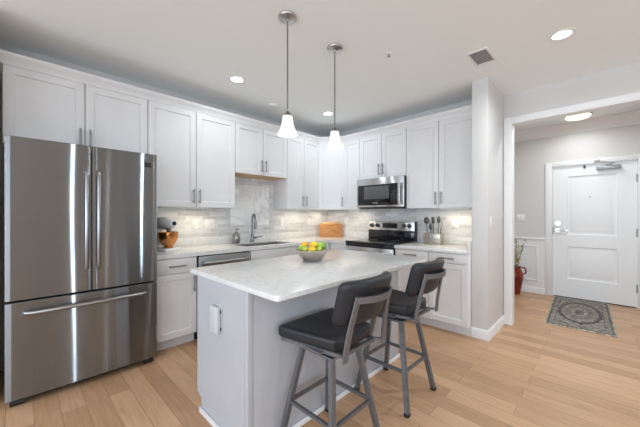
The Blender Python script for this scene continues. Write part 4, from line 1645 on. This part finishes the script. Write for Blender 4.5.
pendant('brushed nickel bell-shaded pendant lamp hanging nearer the refrigerator', 1.948, -2.537)
pendant('brushed nickel bell-shaded pendant lamp hanging nearer the range', 1.934, -2.010)


def can(label, x, y, power=3.4, name='downlight'):
    t = thing('recessed_light', label, 'ceiling light', (x, y, H), 0, 'recessed ceiling downlights')
    m = MB()
    m.lathe([(0.060, -0.004), (0.066, -0.006), (0.085, -0.006), (0.090, -0.0005), (0.060, -0.0005), (0.060, -0.004)], seg=40)
    m.build('trim_ring', M['white_plastic'], t)
    m = MB()
    m.lathe([(0, -0.0045), (0.050, -0.004), (0.0595, -0.0025), (0.0595, -0.0005), (0, -0.0005)], seg=36)
    m.build('lens', M['can_glow'], t)
    o = area(name, (0, 0, -0.012), (0, 0, 0), 0.11, 0.11, power, (0.91, 1.0, 1.05), 'DISK', 160)
    o.parent = t
    return t


can('added unseen fill light in the entry hall ceiling just past the opening', 3.45, 0.62, 10, 'hall_fill_light')  # hidden behind the header, added to light the hall softly
can('lit recessed ceiling light above the worktop between the refrigerator and the sink', 0.822, -2.291)
can('lit recessed ceiling light between the second pendant and the kitchen corner', 0.811, -0.876)
can('lit recessed ceiling light in front of the hall opening', 3.334, -0.906, 9, 'entry_downlight')
can('added fill light in the living room ceiling behind the camera', 3.4, -5.2, 5, 'living_fill_light')  # out of view, added to feed the room with light
can('added fill light in the ceiling over the camera side of the room', 4.9, -2.6, 3, 'living_fill_light')  # a second unseen downlight added as fill

t = thing('ceiling_vent', 'rectangular louvred air vent in the ceiling in front of the partition wall', 'ceiling vent', (2.785, -0.988, H), R(-1))
m = MB()
sx_, sy_, tx_, ty_ = 0.090, 0.148, 0.068, 0.126
m.box(-sx_, -sy_, -0.008, sx_, -ty_, -0.0005, 0.002).box(-sx_, ty_, -0.008, sx_, sy_, -0.0005, 0.002).box(-sx_, -ty_, -0.008, -tx_, ty_, -0.0005, 0.002).box(tx_, -ty_, -0.008, sx_, ty_, -0.0005, 0.002)
m.build('vent_frame', M['white_plastic'], t)
m = MB()
for i in range(9):
    y = -ty_ + 0.014 + i * (2 * ty_ - 0.028) / 8
    m.box(-tx_, y - 0.0105, -0.0055, tx_, y + 0.0105, -0.0040, rot=Matrix.Rotation(R(14), 4, 'X'))
m.build('louvres', M['vent_grey'], t)
MB().box(-tx_, -ty_, -0.0015, tx_, ty_, -0.0006).build('back_plate', M['vent_back'], t)

t = thing('sprinkler_head', 'small fire sprinkler head on the ceiling between the pendants and the air vent', 'sprinkler', (2.219, -1.616, H))
MB().lathe([(0, -0.0005), (0.030, -0.0005), (0.028, -0.006), (0.012, -0.010), (0, -0.010)], seg=24).build('escutcheon', M['white_plastic'], t)
m = MB()
m.cyl((0, 0, -0.009), (0, 0, -0.024), 0.005, seg=10).cyl((0, 0, -0.024), (0, 0, -0.026), 0.012, seg=16)
m.build('deflector', M['nickel'], t)
t = thing('smoke_detector', 'flat round white ceiling detector near the wall cabinets above the sink', 'smoke detector', (0.517, -1.602, H))
MB().lathe([(0, -0.0005), (0.062, -0.0005), (0.062, -0.008), (0.054, -0.018), (0.02, -0.022), (0, -0.022)], seg=32).build('housing', M['white_plastic'], t)

t = thing('hall_ceiling_light', 'round flush-mount ceiling light glowing warm in the entry hall', 'ceiling light', (3.31, 1.60, H))
MB().lathe([(0, -0.0005), (0.150, -0.0005), (0.150, -0.020), (0.144, -0.026), (0, -0.026)], seg=44).build('pan', M['nickel'], t)
m = MB()
m.lathe([(0.142, -0.0265), (0.140, -0.038), (0.118, -0.058), (0.07, -0.072), (0, -0.077)], seg=44)
m.build('diffuser', M['hall_glow'], t, 80)
o = area('hall_lamp', (0, 0, -0.10), (0, 0, 0), 0.26, 0.26, 4.0, (0.97, 1.0, 1.04), 'DISK', 170)
o.parent = t


# under-cabinet light bars
def under_light(label, x, y, rotz, length=0.34, power=1.0, z=UZ):
    t = thing('under_cabinet_light', label, 'under-cabinet light', (x, y, z - 0.0006), rotz, 'slim light bars under the wall cabinets')
    h = length / 2
    m = MB()
    m.box(-h, -0.016, -0.012, h, -0.011, 0, 0.001).box(-h, 0.011, -0.012, h, 0.016, 0, 0.001).box(-h, -0.0109, -0.004, h, 0.0109, 0)
    m.build('housing', M['white_plastic'], t)
    MB().box(-h + 0.004, -0.0105, -0.010, h - 0.004, 0.0105, -0.0045).build('lens', M['puck'], t)
    o = area('light_bar_glow', (0, 0, -0.0135), (0, 0, 0), length, 0.02, power, (1.0, 0.84, 0.62), 'RECTANGLE', 175)
    o.parent = t


under_light('light bar under the tall cabinet between the refrigerator and the sink', 0.21, -2.45, LR)
under_light('light bar under the narrow-doored cabinet past the sink', 0.21, -0.86, LR)
under_light('light bar under the angled corner cabinet', 0.16, -0.30, LR, 0.24, 0.6)
under_light('light bar under the single-door cabinet beside the corner', 0.76, -0.20, 0, 0.20, 0.6)
under_light('light bar under the tall cabinet between the microwave and the partition', 2.26, -0.20, 0, 0.34)
